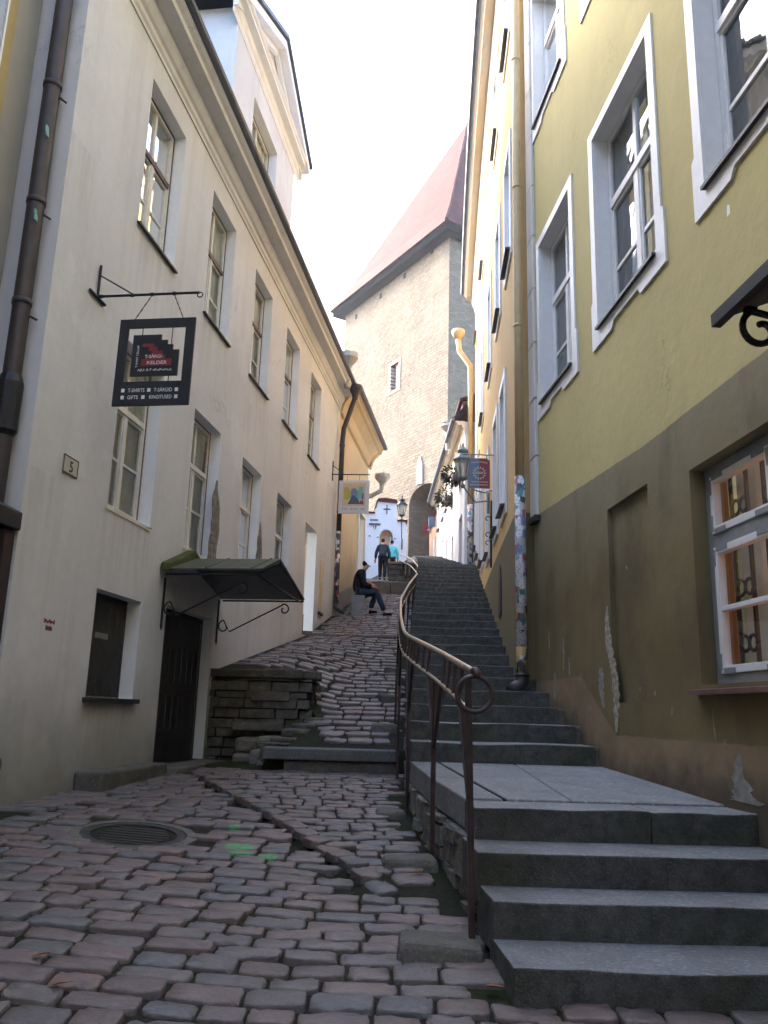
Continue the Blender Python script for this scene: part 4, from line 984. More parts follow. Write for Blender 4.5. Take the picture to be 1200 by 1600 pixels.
mb = MB(); mb.add([TP.pt(TW, 6.5), TP.pt(TW, 6.5, -TW), TP.pt(TW, 26.7, -TW), TP.pt(TW, 26.7)], [(0, 1, 2, 3)]); mb.add([TQ.pt(TW, 6.5), TQ.pt(TW, 6.5, -TW), TQ.pt(TW, 26.7, -TW), TQ.pt(TW, 26.7)], [(0, 1, 2, 3)]); mb.build('wall', 'limestone', tw)
mb = MB(); out = [(3.35, 6.5)]+[(s, z) for s, z in ap]+[(.55, 6.5)]
for i in range(len(out)-1):
    (a, b), (c_, d_) = out[i], out[i+1]
    mb.add([TP.pt(a, b), TP.pt(c_, d_), TP.pt(c_, d_, -3.5), TP.pt(a, b, -3.5)], [(0, 1, 2, 3)], 0, [(0, 0, b), (0, 0, d_), (3.5, 0, d_), (3.5, 0, b)])
mb.add([TP.pt(s, z, -3.5) for s, z in out], [tuple(range(len(out)))], 0, [(s, 0, z) for s, z in out])
mb.build('archway', 'shaded_limestone', tw)
mb = MB(); mb.box(TP, 4.65, 5.55, 19.2, 20.75, -.5, -.42); mb.build('window_back', 'dark_room', tw)
mb = MB(); mb.box(TP, 4.68, 5.12, 19.22, 20.72, -.30, -.1); mb.build('window_shutter', 'sign_red', tw)
mb = MB()
for (a, b, c_, d_) in ((5.55, 5.73, 19.1, 20.9), (4.5, 4.65, 19.1, 20.9), (4.65, 5.55, 20.75, 20.9), (4.5, 5.73, 18.98, 19.1)): mb.box(TP, a, b, c_, d_, 0, .04)
for k in range(7): mb.box(TP, 5.48, 5.56, 19.22+k*.215, 19.35+k*.215, -.4, .02)
mb.build('window_surround', 'pale_brick', tw)
mb = MB(); pts = [(2.08, 13.0), (2.62, 13.05), (2.60, 14.0), (2.33, 14.55), (2.10, 14.05)]; mb.prism([TP.pt(s, z, .02) for s, z in pts], TP.n*.06); nw = mb.build('niche_window', 'pale_brick', tw)
mb = MB(); pts = [(2.15, 13.12), (2.54, 13.15), (2.52, 13.95), (2.33, 14.3), (2.17, 14.0)]; mb.prism([TP.pt(s, z, .081) for s, z in pts], TP.n*.01); mb.build('leaded_glass', 'slate_blue', nw)
mb = MB()
for (s, z) in ((2.22, 13.9), (2.2, 13.6), (2.26, 14.05)): mb.box(TP, s-.05, s+.05, z-.05, z+.05, .092, .098)
mb.build('red_glass', 'sign_red', nw)
for s, z in ((1.6, 26.2), (4.3, 25.9), (6.9, 25.75), (9.8, 25.6)):
    mb = MB(); mb.box(TP, s-.13, s+.13, z-.16, z+.16, 0, .02); mb.build('putlog_hole', 'dark_room', tw)
mb = MB(); mb.add([TP.pt(3.34, z, o) for z, o in ((10.75, -1.55), (10.75, -.95), (11.3, -.95), (11.3, -1.55))], [(0, 1, 2, 3)]); rp = mb.build('red_plaque', 'red', tw)
mb = MB(); mb.add([TP.pt(3.335, z, o) for z, o in ((10.9, -1.36), (10.9, -1.14), (11.15, -1.14), (11.15, -1.36))], [(0, 1, 2, 3)]); mb.build('plaque_mark', 'sign_white', rp)
mb = MB(); ov = .8; ctr = TC+TP.u*TW/2+TQ.u*TW/2
base = [TC-TP.u*ov-TQ.u*ov, TC+TP.u*(TW+ov)-TQ.u*ov, TC+TP.u*(TW+ov)+TQ.u*(TW+ov), TC-TP.u*ov+TQ.u*(TW+ov)]
z0 = 26.55; mid = [p.lerp(V((ctr.x, ctr.y, 0)), .16)+V((0, 0, z0+1.75)) for p in base]; low = [p+V((0, 0, z0+.02)) for p in base]; apx = [p.lerp(V((ctr.x, ctr.y, 0)), .965)+V((0, 0, 39.2)) for p in base]
for i in range(4):
    j = (i+1) % 4
    for A, B, C_, D_, zz in ((low[i], low[j], mid[j], mid[i], 0), (mid[i], mid[j], apx[j], apx[i], 2.4)):
        w1 = (B-A).length; w2 = (C_-D_).length; h = ((C_+D_)/2-(A+B)/2).length
        mb.add([A, B, C_, D_], [(0, 1, 2, 3)], 0, [(-w1/2, 0, zz), (w1/2, 0, zz), (w2/2, 0, zz+h), (-w2/2, 0, zz+h)])
mb.add(apx, [(0, 1, 2, 3)])
rf = mb.build('roof', 'red_tile', tw)
mb = MB(); mb.tube([low[0]+V((0, 0, .03)), mid[0]+V((0, 0, .05)), apx[0]+V((0, 0, .05))], .11, 6); mb.build('hip_tiles', 'red_tile', rf)
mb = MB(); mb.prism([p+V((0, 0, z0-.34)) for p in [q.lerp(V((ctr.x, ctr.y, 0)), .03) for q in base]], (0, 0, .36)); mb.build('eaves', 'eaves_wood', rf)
mb = MB(); mb.tube([V((ctr.x, ctr.y, 39.0)), V((ctr.x, ctr.y, 41.0))], .035, 6); mb.lathe((ctr.x, ctr.y, 40.35), [(.02, -.16), (.15, -.05), (.15, .05), (.02, .16)], 8); mb.build('finial', 'iron', rf)

# ------------------------------------------------------------------ white gateway with a cross
gw = thing('white_gateway', 'small white gateway building with a dark cross and red tile coping before the tower', 'gateway', (.2, 37, 7))
class YPl:
    def __init__(s, y): s.y = y
    def pt(s, a, z, o=0.): return V((a, s.y-o, z))
Q = YPl(37.0)
mb = MB()
arch = [(.13+.30*cos(pi*k/10), 9.15+.32*sin(pi*k/10)) for k in range(11)]
poly = [(-3.5, 6.5), (-.17, 6.5), (-.17, 9.15)]+arch[::-1][1:-1]+[(.43, 9.15), (.43, 6.5), (1.08, 6.5), (1.06, 9.55), (.98, 9.85), (.58, 10.0), (.58, 10.72), (-.30, 10.80), (-.40, 10.5), (-.44, 10.25), (-.62, 10.2), (-1.1, 10.2), (-3.5, 10.2)]
mb.add([Q.pt(a, b) for a, b in poly], [tuple(range(len(poly)))], 0, [(a, 0, b) for a, b in poly])
n = len(poly)
for i in range(n):
    a, b = poly[i], poly[(i+1) % n]; dep = -.35 if i in range(1, 14) else -1.2
    mb.add([Q.pt(*a), Q.pt(*b), Q.pt(*b, dep), Q.pt(*a, dep)], [(0, 1, 2, 3)], 0)
mb.build('wall', 'cottage_plaster', gw)
mb = MB(); mb.box(Q, -.25, .5, 6.5, 9.6, -.40, -.36); mb.build('doorway_back', 'pink_plaster', gw)
mb = MB(); mb.box(Q, .30, .36, 7.4, 9.2, -.34, -.28); mb.build('door_leaf', 'clean_white', gw)
mb = MB(); mb.prism([Q.pt(-.36, 10.78, .08), Q.pt(.64, 10.70, .08), Q.pt(.55, 10.88, .04), Q.pt(.1, 10.95, .04), Q.pt(-.24, 10.93, .04)], (0, .8, 0)); mb.build('tile_coping', 'red_tile', gw)
mb = MB(); mb.prism([Q.pt(-.44, 10.40, .08), Q.pt(-.36, 10.76, .08), Q.pt(-.26, 10.92, .08), Q.pt(-.28, 10.78, .08), Q.pt(-.36, 10.45, .08)], (0, .6, 0)); mb.build('tile_coping', 'red_tile', gw)
mb = MB(); mb.box(Q, -1.2, -.40, 10.2, 10.27, -.6, .08); mb.build('tile_coping', 'red_tile', gw)
mb = MB(); mb.box(Q, .62, 1.08, 9.86, 9.93, -.6, .08); mb.build('tile_coping', 'red_tile', gw)
mb = MB(); mb.box(Q, .11, .15, 10.18, 10.62, 0, .03); mb.box(Q, -.03, .11, 10.40, 10.44, 0, .03); mb.box(Q, .15, .29, 10.40, 10.44, 0, .03); mb.build('cross', 'iron', gw)
mb = MB(); mb.box(Q, -.62, -.25, 9.88, 9.93, 0, .05); mb.build('ledge', 'grey_block', gw)
mb = MB(); mb.box(Q, -.66, -.14, 9.66, 9.74, .02, .05); sg = mb.build('street_sign', 'blue_paint', gw)
mb = MB(); mb.box(Q, -.46, -.34, 9.50, 9.66, .02, .05); mb.build('small_sign', 'sign_red', gw)
mb = MB(); mb.box(Q, -.415, -.385, 9.50, 9.66, .05, .055); mb.build('small_sign_stripe', 'sign_white', gw)
for x, z in ((-.62, 9.15), (.52, 9.05), (-.25, 9.1)):
    mb = MB(); mb.box(Q, x-.04, x+.04, z-.02, z+.02, 0, .04); mb.build('bracket', 'iron', gw)

# ------------------------------------------------------------------ lanterns
def lantern(c, s, name, label, wall, mat='verdigris'):
    """six sided wall lantern: c is the middle of the glass, wall the point its bracket is fixed to"""
    t = thing(name, label, 'lantern', tuple(c)); c = V(c); mb = MB()
    mb.lathe(c, [(.105*s, -.20*s), (.19*s, .20*s)], 6); mb.build('glass', 'lantern_glass', t)
    mb = MB()
    for k in range(6):
        a = pi*k/3; e = V((cos(a), sin(a), 0)); mb.tube([c+e*.112*s+V((0, 0, -.20*s)), c+e*.197*s+V((0, 0, .20*s))], .011*s, 5)
    mb.lathe(c+V((0, 0, -.23*s)), [(.06*s, -.04*s), (.125*s, 0), (.125*s, .03*s)], 6); mb.build('frame', mat, t)
    mb = MB(); mb.lathe(c+V((0, 0, .20*s)), [(.23*s, 0), (.225*s, .03*s), (.15*s, .12*s), (.10*s, .17*s), (.12*s, .19*s), (.12*s, .25*s), (.05*s, .30*s), (.03*s, .34*s)], 6); mb.lathe(c+V((0, 0, .54*s)), [(.012*s, 0), (.035*s, .03*s), (.012*s, .09*s), (.004*s, .16*s)], 8); mb.build('cap', mat, t)
    w = V(wall); b = c+V((0, 0, -.28*s)); mb = MB()
    mb.tube([b, b+V((0, 0, -.12*s)), (b+w)/2+V((0, 0, -.30*s)), w+V((0, 0, -.05))], .02*s, 6); mb.lathe(b+V((0, 0, -.12*s)), [(.03*s, -.05*s), (.06*s, 0), (.03*s, .05*s)], 8); mb.tube([w+V((0, 0, .12*s)), w+V((0, 0, -.35*s))], .03*s, 6); mb.build('bracket', mat, t)
    return t

# ------------------------------------------------------------------ green house on the right
gh = thing('green_house', 'yellow green house with an olive painted base and white framed windows on the right', 'house', tuple(GP.pt(5, .9)))
WI = [(6.53, 8.03), (8.90, 10.22), (4.10, 5.62), (1.7, 3.2)]
ops = [(a, b, 5.38, 7.60, .30) for a, b in WI]+[(a, b, 9.60, 11.75, .30) for a, b in ((6.75, 8.10), (9.02, 10.36), (4.3, 5.7), (1.9, 3.3))]
LW = (4.25, 6.20, 1.66, 3.28); ops += [(*LW, .30), (1.6, 2.8, .9, 3.1, .3)]
mb = MB()
NI = (7.01, 8.01, 1.55, 3.40, .05)
facade(mb, GP, -6, 10.72, -1, 14.6, ops+[NI], 0, 0)
mb.add([GP.pt(a, b, -.05) for a, b in ((7.01, 1.55), (8.01, 1.55), (8.01, 3.40), (7.01, 3.40))], [(0, 1, 2, 3)], 0, [(a, 0, b) for a, b in ((7.01, 1.55), (8.01, 1.55), (8.01, 3.40), (7.01, 3.40))])
mb.add([GP.pt(10.72, -1), GP.pt(10.72, -1, -7), GP.pt(10.72, 14.6, -7), GP.pt(10.72, 14.6)], [(0, 1, 2, 3)]); mb.add([GP.pt(-6, -1), GP.pt(-6, -1, -7), GP.pt(-6, 14.6, -7), GP.pt(-6, 14.6)], [(0, 1, 2, 3)])
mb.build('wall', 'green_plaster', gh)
for a, b, c_, d_, dep in ops[:8]:          # white painted lining inside each reveal
    t = .006; p = [(a, c_), (a, d_), (b, d_), (b, c_), (b-t, c_), (b-t, d_-t), (a+t, d_-t), (a+t, c_)]
    mb = MB(); mb.prism([GP.pt(x, z, -dep) for x, z in p], GP.n*(dep+.001)); mb.build('reveal_lining', 'clean_white', gh)
for i, (a, b, c_, d_, dep) in enumerate(ops[:8]):
    # painted surround with eared lower corners
    w = .13; mb = MB()
    outer = [(a-w, d_+w*.9), (a-w, c_+.35), (a-w-.05, c_+.30), (a-w-.05, c_-.22), (a+.38, c_-.22), (a+.44, c_-.16), (b-.44, c_-.16), (b-.38, c_-.22), (b+w+.05, c_-.22), (b+w+.05, c_+.30), (b+w, c_+.35), (b+w, d_+w*.9)]
    def strip(p): mb.prism([GP.pt(s, z, 0) for s, z in p], GP.n*.022)
    strip([(a-w, d_), (a-w, d_+w*.9), (b+w, d_+w*.9), (b+w, d_)])
    strip([(a-w, c_+.33), (a-w, d_), (a, d_), (a, c_+.33)]); strip([(b, c_+.33), (b, d_), (b+w, d_), (b+w, c_+.33)])
    strip([(a-w-.05, c_-.22), (a-w-.05, c_+.30), (a-w, c_+.33), (a, c_+.33), (a, c_), (a, c_-.22)]); strip([(b, c_-.22), (b, c_), (b, c_+.33), (b+w, c_+.33), (b+w+.05, c_+.30), (b+w+.05, c_-.22)])
    strip([(a, c_), (b, c_), (b, c_-.22), (b-.38, c_-.22), (b-.44, c_-.15), (a+.44, c_-.15), (a+.38, c_-.22), (a, c_-.22)])
    mb.build('window_surround', 'quoin' if False else 'clean_white', gh)
    window(GP, a+.012, b-.012, c_+.012, d_-.012, -.15, gh, 'clean_white', .62, 2, (.42,), None, 'glass_r', 'curtain_grey', None, fw=.06, curt_w=.8)
    mb = MB(); mb.prism([GP.pt(a+.01, c_+.02, -.20), GP.pt(b-.01, c_+.02, -.20), GP.pt(b-.01, c_-.03, .06), GP.pt(a+.01, c_-.03, .06)], (0, 0, -.03)); mb.build('window_sill', 'sheet_sill', gh)
# ground floor window: grey frame, white sashes, orange light inside, iron grille
a, b, c_, d_ = LW; O = -.12; mb = MB()
for (x0, x1, z0, z1) in ((a, a+.09, c_, d_), (b-.09, b, c_, d_), (a+.09, b-.09, d_-.08, d_), (a+.09, b-.09, c_, c_+.08), (a+.09, b-.09, 2.66, 2.76), (5.18, 5.27, c_+.08, 2.66), (5.18, 5.27, 2.76, d_-.08)): mb.box(GP, x0, x1, z0, z1, O-.07, O)
lwf = mb.build('window', 'grey_paint', gh, bevel=.006)
mb = MB(); hinge = []
for (x0, x1) in ((a+.09, 5.18), (5.27, b-.09)):
    for (z0, z1, mun) in ((c_+.08, 2.66, (.5,)), (2.76, d_-.08, ())):
        t = .055
        for (p, q, r, s) in ((x0, x0+t, z0, z1), (x1-t, x1, z0, z1), (x0+t, x1-t, z0, z0+t), (x0+t, x1-t, z1-t, z1)): mb.box(GP, p, q, r, s, O-.05, O+.012)
        for m_ in mun: zz = z0+(z1-z0)*m_; mb.box(GP, x0+t, x1-t, zz-.018, zz+.018, O-.05, O+.008)
        # corner hinge plates
        for hx in (x0-.012, x1-.028):
            for hz in (z0+.02, z1-.14): hinge.append((hx, hx+.04, hz, hz+.12))
        for hz in (z0-.004, z1-.036):
            for hx in (x0+.05, x1-.21): hinge.append((hx, hx+.16, hz, hz+.04))
mb.build('sash', 'clean_white', lwf, bevel=.004)
for q in hinge:
    mb = MB(); mb.box(GP, *q, O+.012, O+.018); mb.build('hinge_plate', 'grey_paint', lwf)
g = MB(); g.add([GP.pt(s, z, O-.03) for s, z in ((a+.05, c_+.05), (b-.05, c_+.05), (b-.05, d_-.05), (a+.05, d_-.05))], [(0, 1, 2, 3)]); g.build('pane', 'glass_clear', lwf)
gr = MB()
for x in np.arange(a+.20, b-.05, .23): gr.box(GP, x-.015, x+.015, c_+.04, d_-.04, O-.14, O-.118)
for x in np.arange(a+.315, b-.1, .46):
    for z in (1.95, 2.35, 2.95):
        for sg in (-1, 1): gr.tube(spiral(GP.pt(x+sg*.055, z, O-.128), GP.u, (0, 0, 1), 
                .055, .055, 0, 2*pi, 14), .013, 5)
gr.build('grille', 'iron', lwf)
mb = MB(); mb.box(GP, a-.1, b+.1, c_-.1, d_+.1, O-.34, O-.32); mb.build('orange_blind', 'lit', lwf)
mb = MB()
for (x0, x1) in ((5.80, 6.12), (5.02, 5.2), (5.33, 5.42), (4.3, 4.55)):
    for k in range(7):
        q0, q1 = x0+(x1-x0)*k/7, x0+(x1-x0)*(k+1)/7; mb.add([GP.pt(q0, c_, O-.24+.03*sin(k*2)), GP.pt(q1, c_, O-.24+.03*sin(k*2+2)), GP.pt(q1, d_, O-.24+.03*sin(k*2+2)), GP.pt(q0, d_, O-.24+.03*sin(k*2))], [(0, 1, 2, 3)])
mb.build('curtain', 'curtain', lwf)
mb = MB(); mb.prism([GP.pt(a-.08, c_+.005, -.30), GP.pt(b+.06, c_+.005, -.30), GP.pt(b+.06, c_-.04, .09), GP.pt(a-.08, c_-.04, .09)], (0, 0, -.035)); mb.build('window_sill', 'red_sill', gh)
# ragged bare patches in the render
rr = random.Random(3)
irregular(GP, [(8.09, 2.46), (8.12, 2.25), (8.06, 2.05), (7.98, 1.88), (7.93, 1.7), (7.93, 1.5), (7.96, 1.28)], [.015, .06, .085, .07, .09, .065, .02], 0, .006, 9, rr).build('plaster_patch', 'peel', gh)
irregular(GP, [(8.32, 1.88), (8.33, 1.7), (8.28, 1.5)], [.05, .09, .02], 0, .004, 9, rr).build('plaster_patch', 'peel_grey', gh)
irregular(GP, [(5.72, 1.22), (5.75, 1.08), (5.70, .94), (5.66, .90)], [.01, .07, .16, .22], 0, .004, 9, rr).build('plaster_patch', 'peel_grey', gh)
for s, z, w, h in ((9.9, 1.75, .05, .30), (9.55, 2.1, .03, .35), (9.35, 1.95, .025, .2), (8.95, 1.80, .02, .12), (10.1, 2.3, .02, .2), (7.05, 1.62, .025, .05), (6.72, 1.48, .02, .07), (7.35, 1.66, .01, .03), (6.05, 1.38, .008, .2), (5.9, 1.26, .012, .05), (7.55, 2.75, .012, .03), (8.7, 1.5, .03, .05)):
    irregular(GP, [(s, z+h/2), (s+rr.uniform(-.02, .02), z), (s+rr.uniform(-.02, .02), z-h/2)], [w*.3, w, w*.4], 0, .003, 4, rr).build('paint_chip', 'peel_small', gh)
irregular(GP, [(5.33, 5.02), (5.34, 4.94)], [.012, .02], 0, .003, 2, rr).build('paint_chip', 'clean_white', gh)
# white quoins at its far corner
for k in range(13):
    z0 = 3.92+k*.80; mb = MB(); mb.prism([GP.pt(10.44, z0, 0), GP.pt(10.74, z0, 0), GP.pt(10.74, z0+.785, 0), GP.pt(10.44, z0+.785, 0)], GP.n*.045); mb.build('quoin', 'quoin', gh, bevel=.008)
mb = MB(); mb.box(GP, 10.40, 10.74, 3.84, 3.915, 0, .075); mb.build('quoin_base', 'sheet_sill', gh)
mb = MB(); mb.add([GP.pt(-6, 14.6, .45), GP.pt(10.7, 14.6, .45), GP.pt(10.7, 20, -5), GP.pt(-6, 20, -5)], [(0, 1, 2, 3)]); mb.build('roof', 'dark_tile', gh)
cornice(GP, cprof(14.0, 14.6, .4), -6, 10.7, 'cornice', 'quoin', gh)
# iron canopy over its street door, at the edge of the view
C0 = 4.12; mb = MB()
mb.prism([GP.pt(C0, 3.80, 0), GP.pt(C0, 3.46, .78), GP.pt(C0, 3.51, .80), GP.pt(C0, 3.87, 0)], GP.u*-3.0); mb.box(GP, 1.15, C0+.02, 3.43, 3.50, .76, .81); mb.box(GP, C0-.06, C0+.02, 3.5, 3.82, .0, .03)
cn = mb.build('door_canopy', 'sign_black', gh)
mb = MB(); s = C0-.12
mb.tube([GP.pt(s, 3.470, .70), GP.pt(s, 3.440, .55), GP.pt(s, 3.330, .36), GP.pt(s, 3.110, .18), GP.pt(s, 2.840, .05), GP.pt(s, 2.690, .02)], .019, 8)
mb.tube([GP.pt(s, 3.475, .68)]+spiral(GP.pt(s, 3.360, .62), GP.n, (0, 0, 1), .115, .03, pi*.45, -1.6*pi, 22), .018, 8)
mb.tube(spiral(GP.pt(s, 3.070, .34), GP.n, (0, 0, 1), .11, .03, pi*1.1, pi*1.1-1.7*pi, 20), .016, 8); mb.box(GP, s-.02, s+.02, 2.6, 3.6, 0, .02)
mb.build('bracket', 'iron', cn)

# ------------------------------------------------------------------ yellow house with stickered pipes
yh = thing('yellow_house', 'tall amber yellow house with pale cornice, curving up beside the stairs', 'house', (2, 12, 2))
rowsY = [(11.95, 13.25, (11.45, 13.75, 18.35, 22.1)), (8.12, 9.9, (11.45, 13.35, 15.6, 18.35, 21.9)), (4.52, 6.5, (12.55, 14.1, 16.4, 18.6, 20.6, 22.4))]
ops = []
for z0, z1, ss in rowsY:
    for s in ss:
        zz = max(z0, stair_z(s)+.55) if z0 < 5 else z0
        ops.append((s-.42, s+.42, zz, max(z1, zz+1.5), .25))
mb = MB(); facade(mb, YP, 10.78, 23.5, .5, 14, ops, 0, 1, step=.9)
for s in (10.78, 23.5): mb.add([YP.pt(s, .5), YP.pt(s, .5, -6), YP.pt(s, 14, -6), YP.pt(s, 14)], [(0, 1, 2, 3)], 0)
mb.build('wall', ['yellow_plaster', 'reveal'], yh)
for (a, b, c_, d_, dep) in ops:
    mb = MB(); w = .13
    for q in ((a-w, a, c_-.18, d_+w), (b, b+w, c_-.18, d_+w), (a, b, d_, d_+w), (a, b, c_-.18, c_)): mb.box(YP, *q, 0, .03)
    mb.build('window_surround', 'clean_white', yh)
    window(YP, a+.01, b-.01, c_+.01, d_-.01, -.20, yh, 'clean_white', .62, 2, (), None, 'glass_r', None, 'sheet_sill', .10)
cornice(YP, cprof(13.42, 14.05, .36), 10.6, 23.6, 'cornice', 'cream', yh, 14)
mb = MB(); mb.tube([YP.pt(a, 14.1, .40) for a in np.arange(10.6, 23.7, 1)], .06, 6); mb.build('gutter', 'sheet_roof', yh)
mb = MB(); N = 13
for k in range(N):
    a, b = 10.6+k, 11.6+k; mb.add([YP.pt(a, 14.1, .42), YP.pt(b, 14.1, .42), YP.pt(b, 19, -5), YP.pt(a, 19, -5)], [(0, 1, 2, 3)], 0, [(a, 0, 0), (b, 0, 0), (b, 0, 7), (a, 0, 7)])
mb.build('roof', 'dark_tile', yh)
PC = lambda z: V((1.765, 10.52, z))
mb = MB(); mb.tube([PC(z) for z in (14, 10, 7, 4.45)], .060, 12)
for zz in (13, 10.9, 8.75, 6.6): mb.lathe(PC(zz), [(.068, -.02), (.068, .02)], 12); mb.tube([PC(zz), V((1.82, 10.78, zz))], .008, 5)
pp = mb.build('downpipe', 'pipe_tan', yh, smooth=True)
mb = MB(); mb.tube([PC(4.45), PC(2.25)], .070, 14); mb.build('stickered_pipe', 'stick', pp, smooth=True)
mb = MB(); mb.tube([PC(2.26), PC(1.92)], .068, 12); mb.build('scraped_pipe', 'stick_amber', pp, smooth=True)
mb = MB(); mb.tube([PC(1.93), PC(1.82), V((1.70, 10.50, 1.75)), V((1.62, 10.44, 1.70))], .087, 12); mb.lathe(PC(1.9), [(.098, -.015), (.098, .015)], 12); mb.build('outlet', 'pipe_dark', pp, smooth=True)
# its second pipe at the far end
mb = MB(); mb.tube([YP.pt(23.45, 12.55, .52), YP.pt(23.4, 12.1, .48), YP.pt(23.35, 11.6, .16), YP.pt(23.35, 11, .14), YP.pt(23.35, 7.3, .14)], .085, 10); mb.lathe(YP.pt(23.45, 12.5, .52), [(.09, 0), (.2, .18), (.2, .3)], 10)
p2 = mb.build('downpipe', 'pipe_amber', yh, smooth=True)
mb = MB(); mb.tube([YP.pt(23.35, 7.3, .14), YP.pt(23.35, 5.5, .14)], .088, 10); mb.build('stickered_pipe', 'stick', p2, smooth=True)
mb = MB(); mb.tube([YP.pt(23.35, 5.5, .14), YP.pt(23.35, 5.25, .14), YP.pt(23.3, 5.15, .3)], .087, 10); mb.build('outlet', 'pipe_dark', p2, smooth=True)
# arched cellar opening
pts = [(13.0, 2.95), (13.5, 2.95), (13.5, 3.5), (13.38, 3.7), (13.25, 3.76), (13.12, 3.7), (13.0, 3.5)]
mb = MB(); mb.prism([YP.pt(s, z, .004) for s, z in pts], (-.012, 0, 0)); mb.build('cellar_hatch', 'dark_wood', yh)

# ------------------------------------------------------------------ white cottage further up and pink house
CP = Plane(2.32+.0143*23.5, 0, -.82, -1)
ch = thing('white_cottage', 'low white house with window boxes at the top right of the stairs', 'house', tuple(CP.pt(24, 5)))
up = [(24.3, 25.0), (26.9, 27.6), (28.9, 29.5), (30.2, 30.9), (32.2, 32.8)]; ops = [(a, b, 8.55, 9.6, .22) for a, b in up]+[(a, b, z, z+.95, .22) for a, b, z in ((26.6, 27.25, 6.15), (28.5, 29.15, 6.45), (30.5, 31.1, 6.85))]+[(24.05, 24.95, 5.2, 7.2, .22)]
mb = MB(); facade(mb, CP, 23.45, 33.4, 4.5, 9.85, ops, 0); 
for s in (23.45, 33.4): mb.add([CP.pt(s, 4.5), CP.pt(s, 4.5, -6), CP.pt(s, 9.85, -6), CP.pt(s, 9.85)], [(0, 1, 2, 3)])
mb.build('wall', 'cottage_plaster', ch)
for (a, b, c_, d_, dep) in ops[:8]: window(CP, a+.01, b-.01, c_+.01, d_-.01, -.15, ch, 'clean_white', .6, 2, (), None, 'glass', None, 'sheet_sill', .08)
mb = MB(); mb.box(CP, 24.06, 24.94, 5.2, 7.18, -.2, -.16); mb.build('door', 'maroon', ch)
cornice(CP, cprof(9.5, 9.85, .3), 23.4, 33.5, 'cornice', 'cream', ch)
mb = MB(); mb.tube([CP.pt(23.4, 9.92, .36), CP.pt(33.5, 9.92, .36)], .06, 6); mb.build('gutter', 'sheet_roof', ch)
mb = MB(); mb.add([CP.pt(23.4, 9.92, .38), CP.pt(33.5, 9.92, .38), CP.pt(33.5, 14.5, -3.6), CP.pt(23.4, 14.5, -3.6)], [(0, 1, 2, 3)], 0, [(0, 0, 0), (10, 0, 0), (10, 0, 6), (0, 0, 6)]); cr = mb.build('roof', 'dark_tile', ch)
for s in (27.2, 24.6):
    mb = MB(); mb.box(CP, s, s+1.1, 10.3, 10.95, -1.6, -.05); mb.build('roof_dormer', 'maroon', cr)
    mb = MB(); mb.hexa([CP.pt(s-.1, 10.9, -.0+.05), CP.pt(s+1.2, 10.9, .05), CP.pt(s+1.2, 11.5, -1.6), CP.pt(s-.1, 11.5, -1.6), CP.pt(s-.1, 11.0, .05), CP.pt(s+1.2, 11.0, .05), CP.pt(s+1.2, 11.6, -1.6), CP.pt(s-.1, 11.6, -1.6)]); mb.build('dormer_roof', 'dark_tile', cr)
rainhead(CP.pt(25.6, 10.25, .30), 'clean_white', ch, .5, .2)
ph = thing('pink_house', 'narrow peach house front between the white cottage and the tower', 'house', tuple(CP.pt(34, 6.5)))
mb = MB(); mb.box(CP, 33.45, 37.8, 6, 9.6, -5, -.02); mb.build('wall', 'pink_plaster', ph)
mb = MB(); mb.box(CP, 34.2, 35, 7.6, 8.6, -.02, .02); mb.build('window', 'clean_white', ph)
mb = MB(); mb.add([CP.pt(33.42, 9.6, .2), CP.pt(37.8, 9.6, .2), CP.pt(37.8, 13, -3), CP.pt(33.42, 13, -3)], [(0, 1, 2, 3)], 0, [(0, 0, 0), (4, 0, 0), (4, 0, 5), (0, 0, 5)]); mb.build('roof', 'dark_tile', ph)
mb = MB(); mb.box(CP, 33.9, 34.2, 9.0, 9.4, .02, .30); mb.build('wall_sign', 'slate_blue', ph)

# ------------------------------------------------------------------ hanging signs
def frame_pts(P, s): return (P.O+P.u*s, P.n, V((0, 0, 1)))
sg1 = thing('hanging_sign', 'black openwork shop sign with white lettering hanging from an iron bar on the white house', 'sign', tuple(LP.pt(8.10, 5.58)))
S = 8.10
def sbox(mb, o0, o1, z0, z1, t0=-.012, t1=.012, P=LP, s=S): mb.box(P, s+t0, s+t1, z0, z1, o0, o1)
mb = MB(); mb.tube([LP.pt(S, 5.56, 0), LP.pt(S, 5.56, 1.13)], .014, 8); mb.tube([LP.pt(S, 5.54, .02), LP.pt(S, 5.92, .02)], .015, 6); mb.tube([LP.pt(S-.17, 5.55, .02), LP.pt(S+.17, 5.55, .02)], .017, 6); mb.tube([LP.pt(S, 5.80, .03), LP.pt(S, 5.575, .40)], .008, 6)
for o in (.06, .40, .62, .86): mb.lathe(LP.pt(S, 5.56, o-.015), [(.021, 0), (.021, .03)], 8, axis=LP.n)
mb.tube(spiral(LP.pt(S, 5.535, 1.14), LP.n, (0, 0, 1), .028, .028, 0, 2*pi, 14), .007, 5); mb.build('bracket', 'iron', sg1, smooth=False)
for (o1, o2) in ((.62, .46), (.86, .98)):
    mb = MB(); a, b = LP.pt(S, 5.55, o1), LP.pt(S, 5.28, o2); n = 9
    for k in range(n): p, q = a.lerp(b, k/n), a.lerp(b, (k+.95)/n); mb.tube([p, q], .0065 if k % 2 else .0045, 5)
    mb.build('chain', 'iron', sg1)
mb = MB()
for q in ((.31, .41, 4.33, 5.28), (1.02, 1.12, 4.33, 5.28), (.41, 1.02, 5.18, 5.28), (.41, 1.02, 4.33, 4.59)): sbox(mb, *q)
bd = mb.build('board', 'sign_black', sg1, bevel=.003)
mb = MB(); P_ = [(.47, 4.65), (.97, 4.65), (.97, 4.93), (.90, 4.93), (.90, 4.99), (.84, 4.99), (.84, 5.04), (.77, 5.04), (.77, 5.10), (.47, 5.10)]
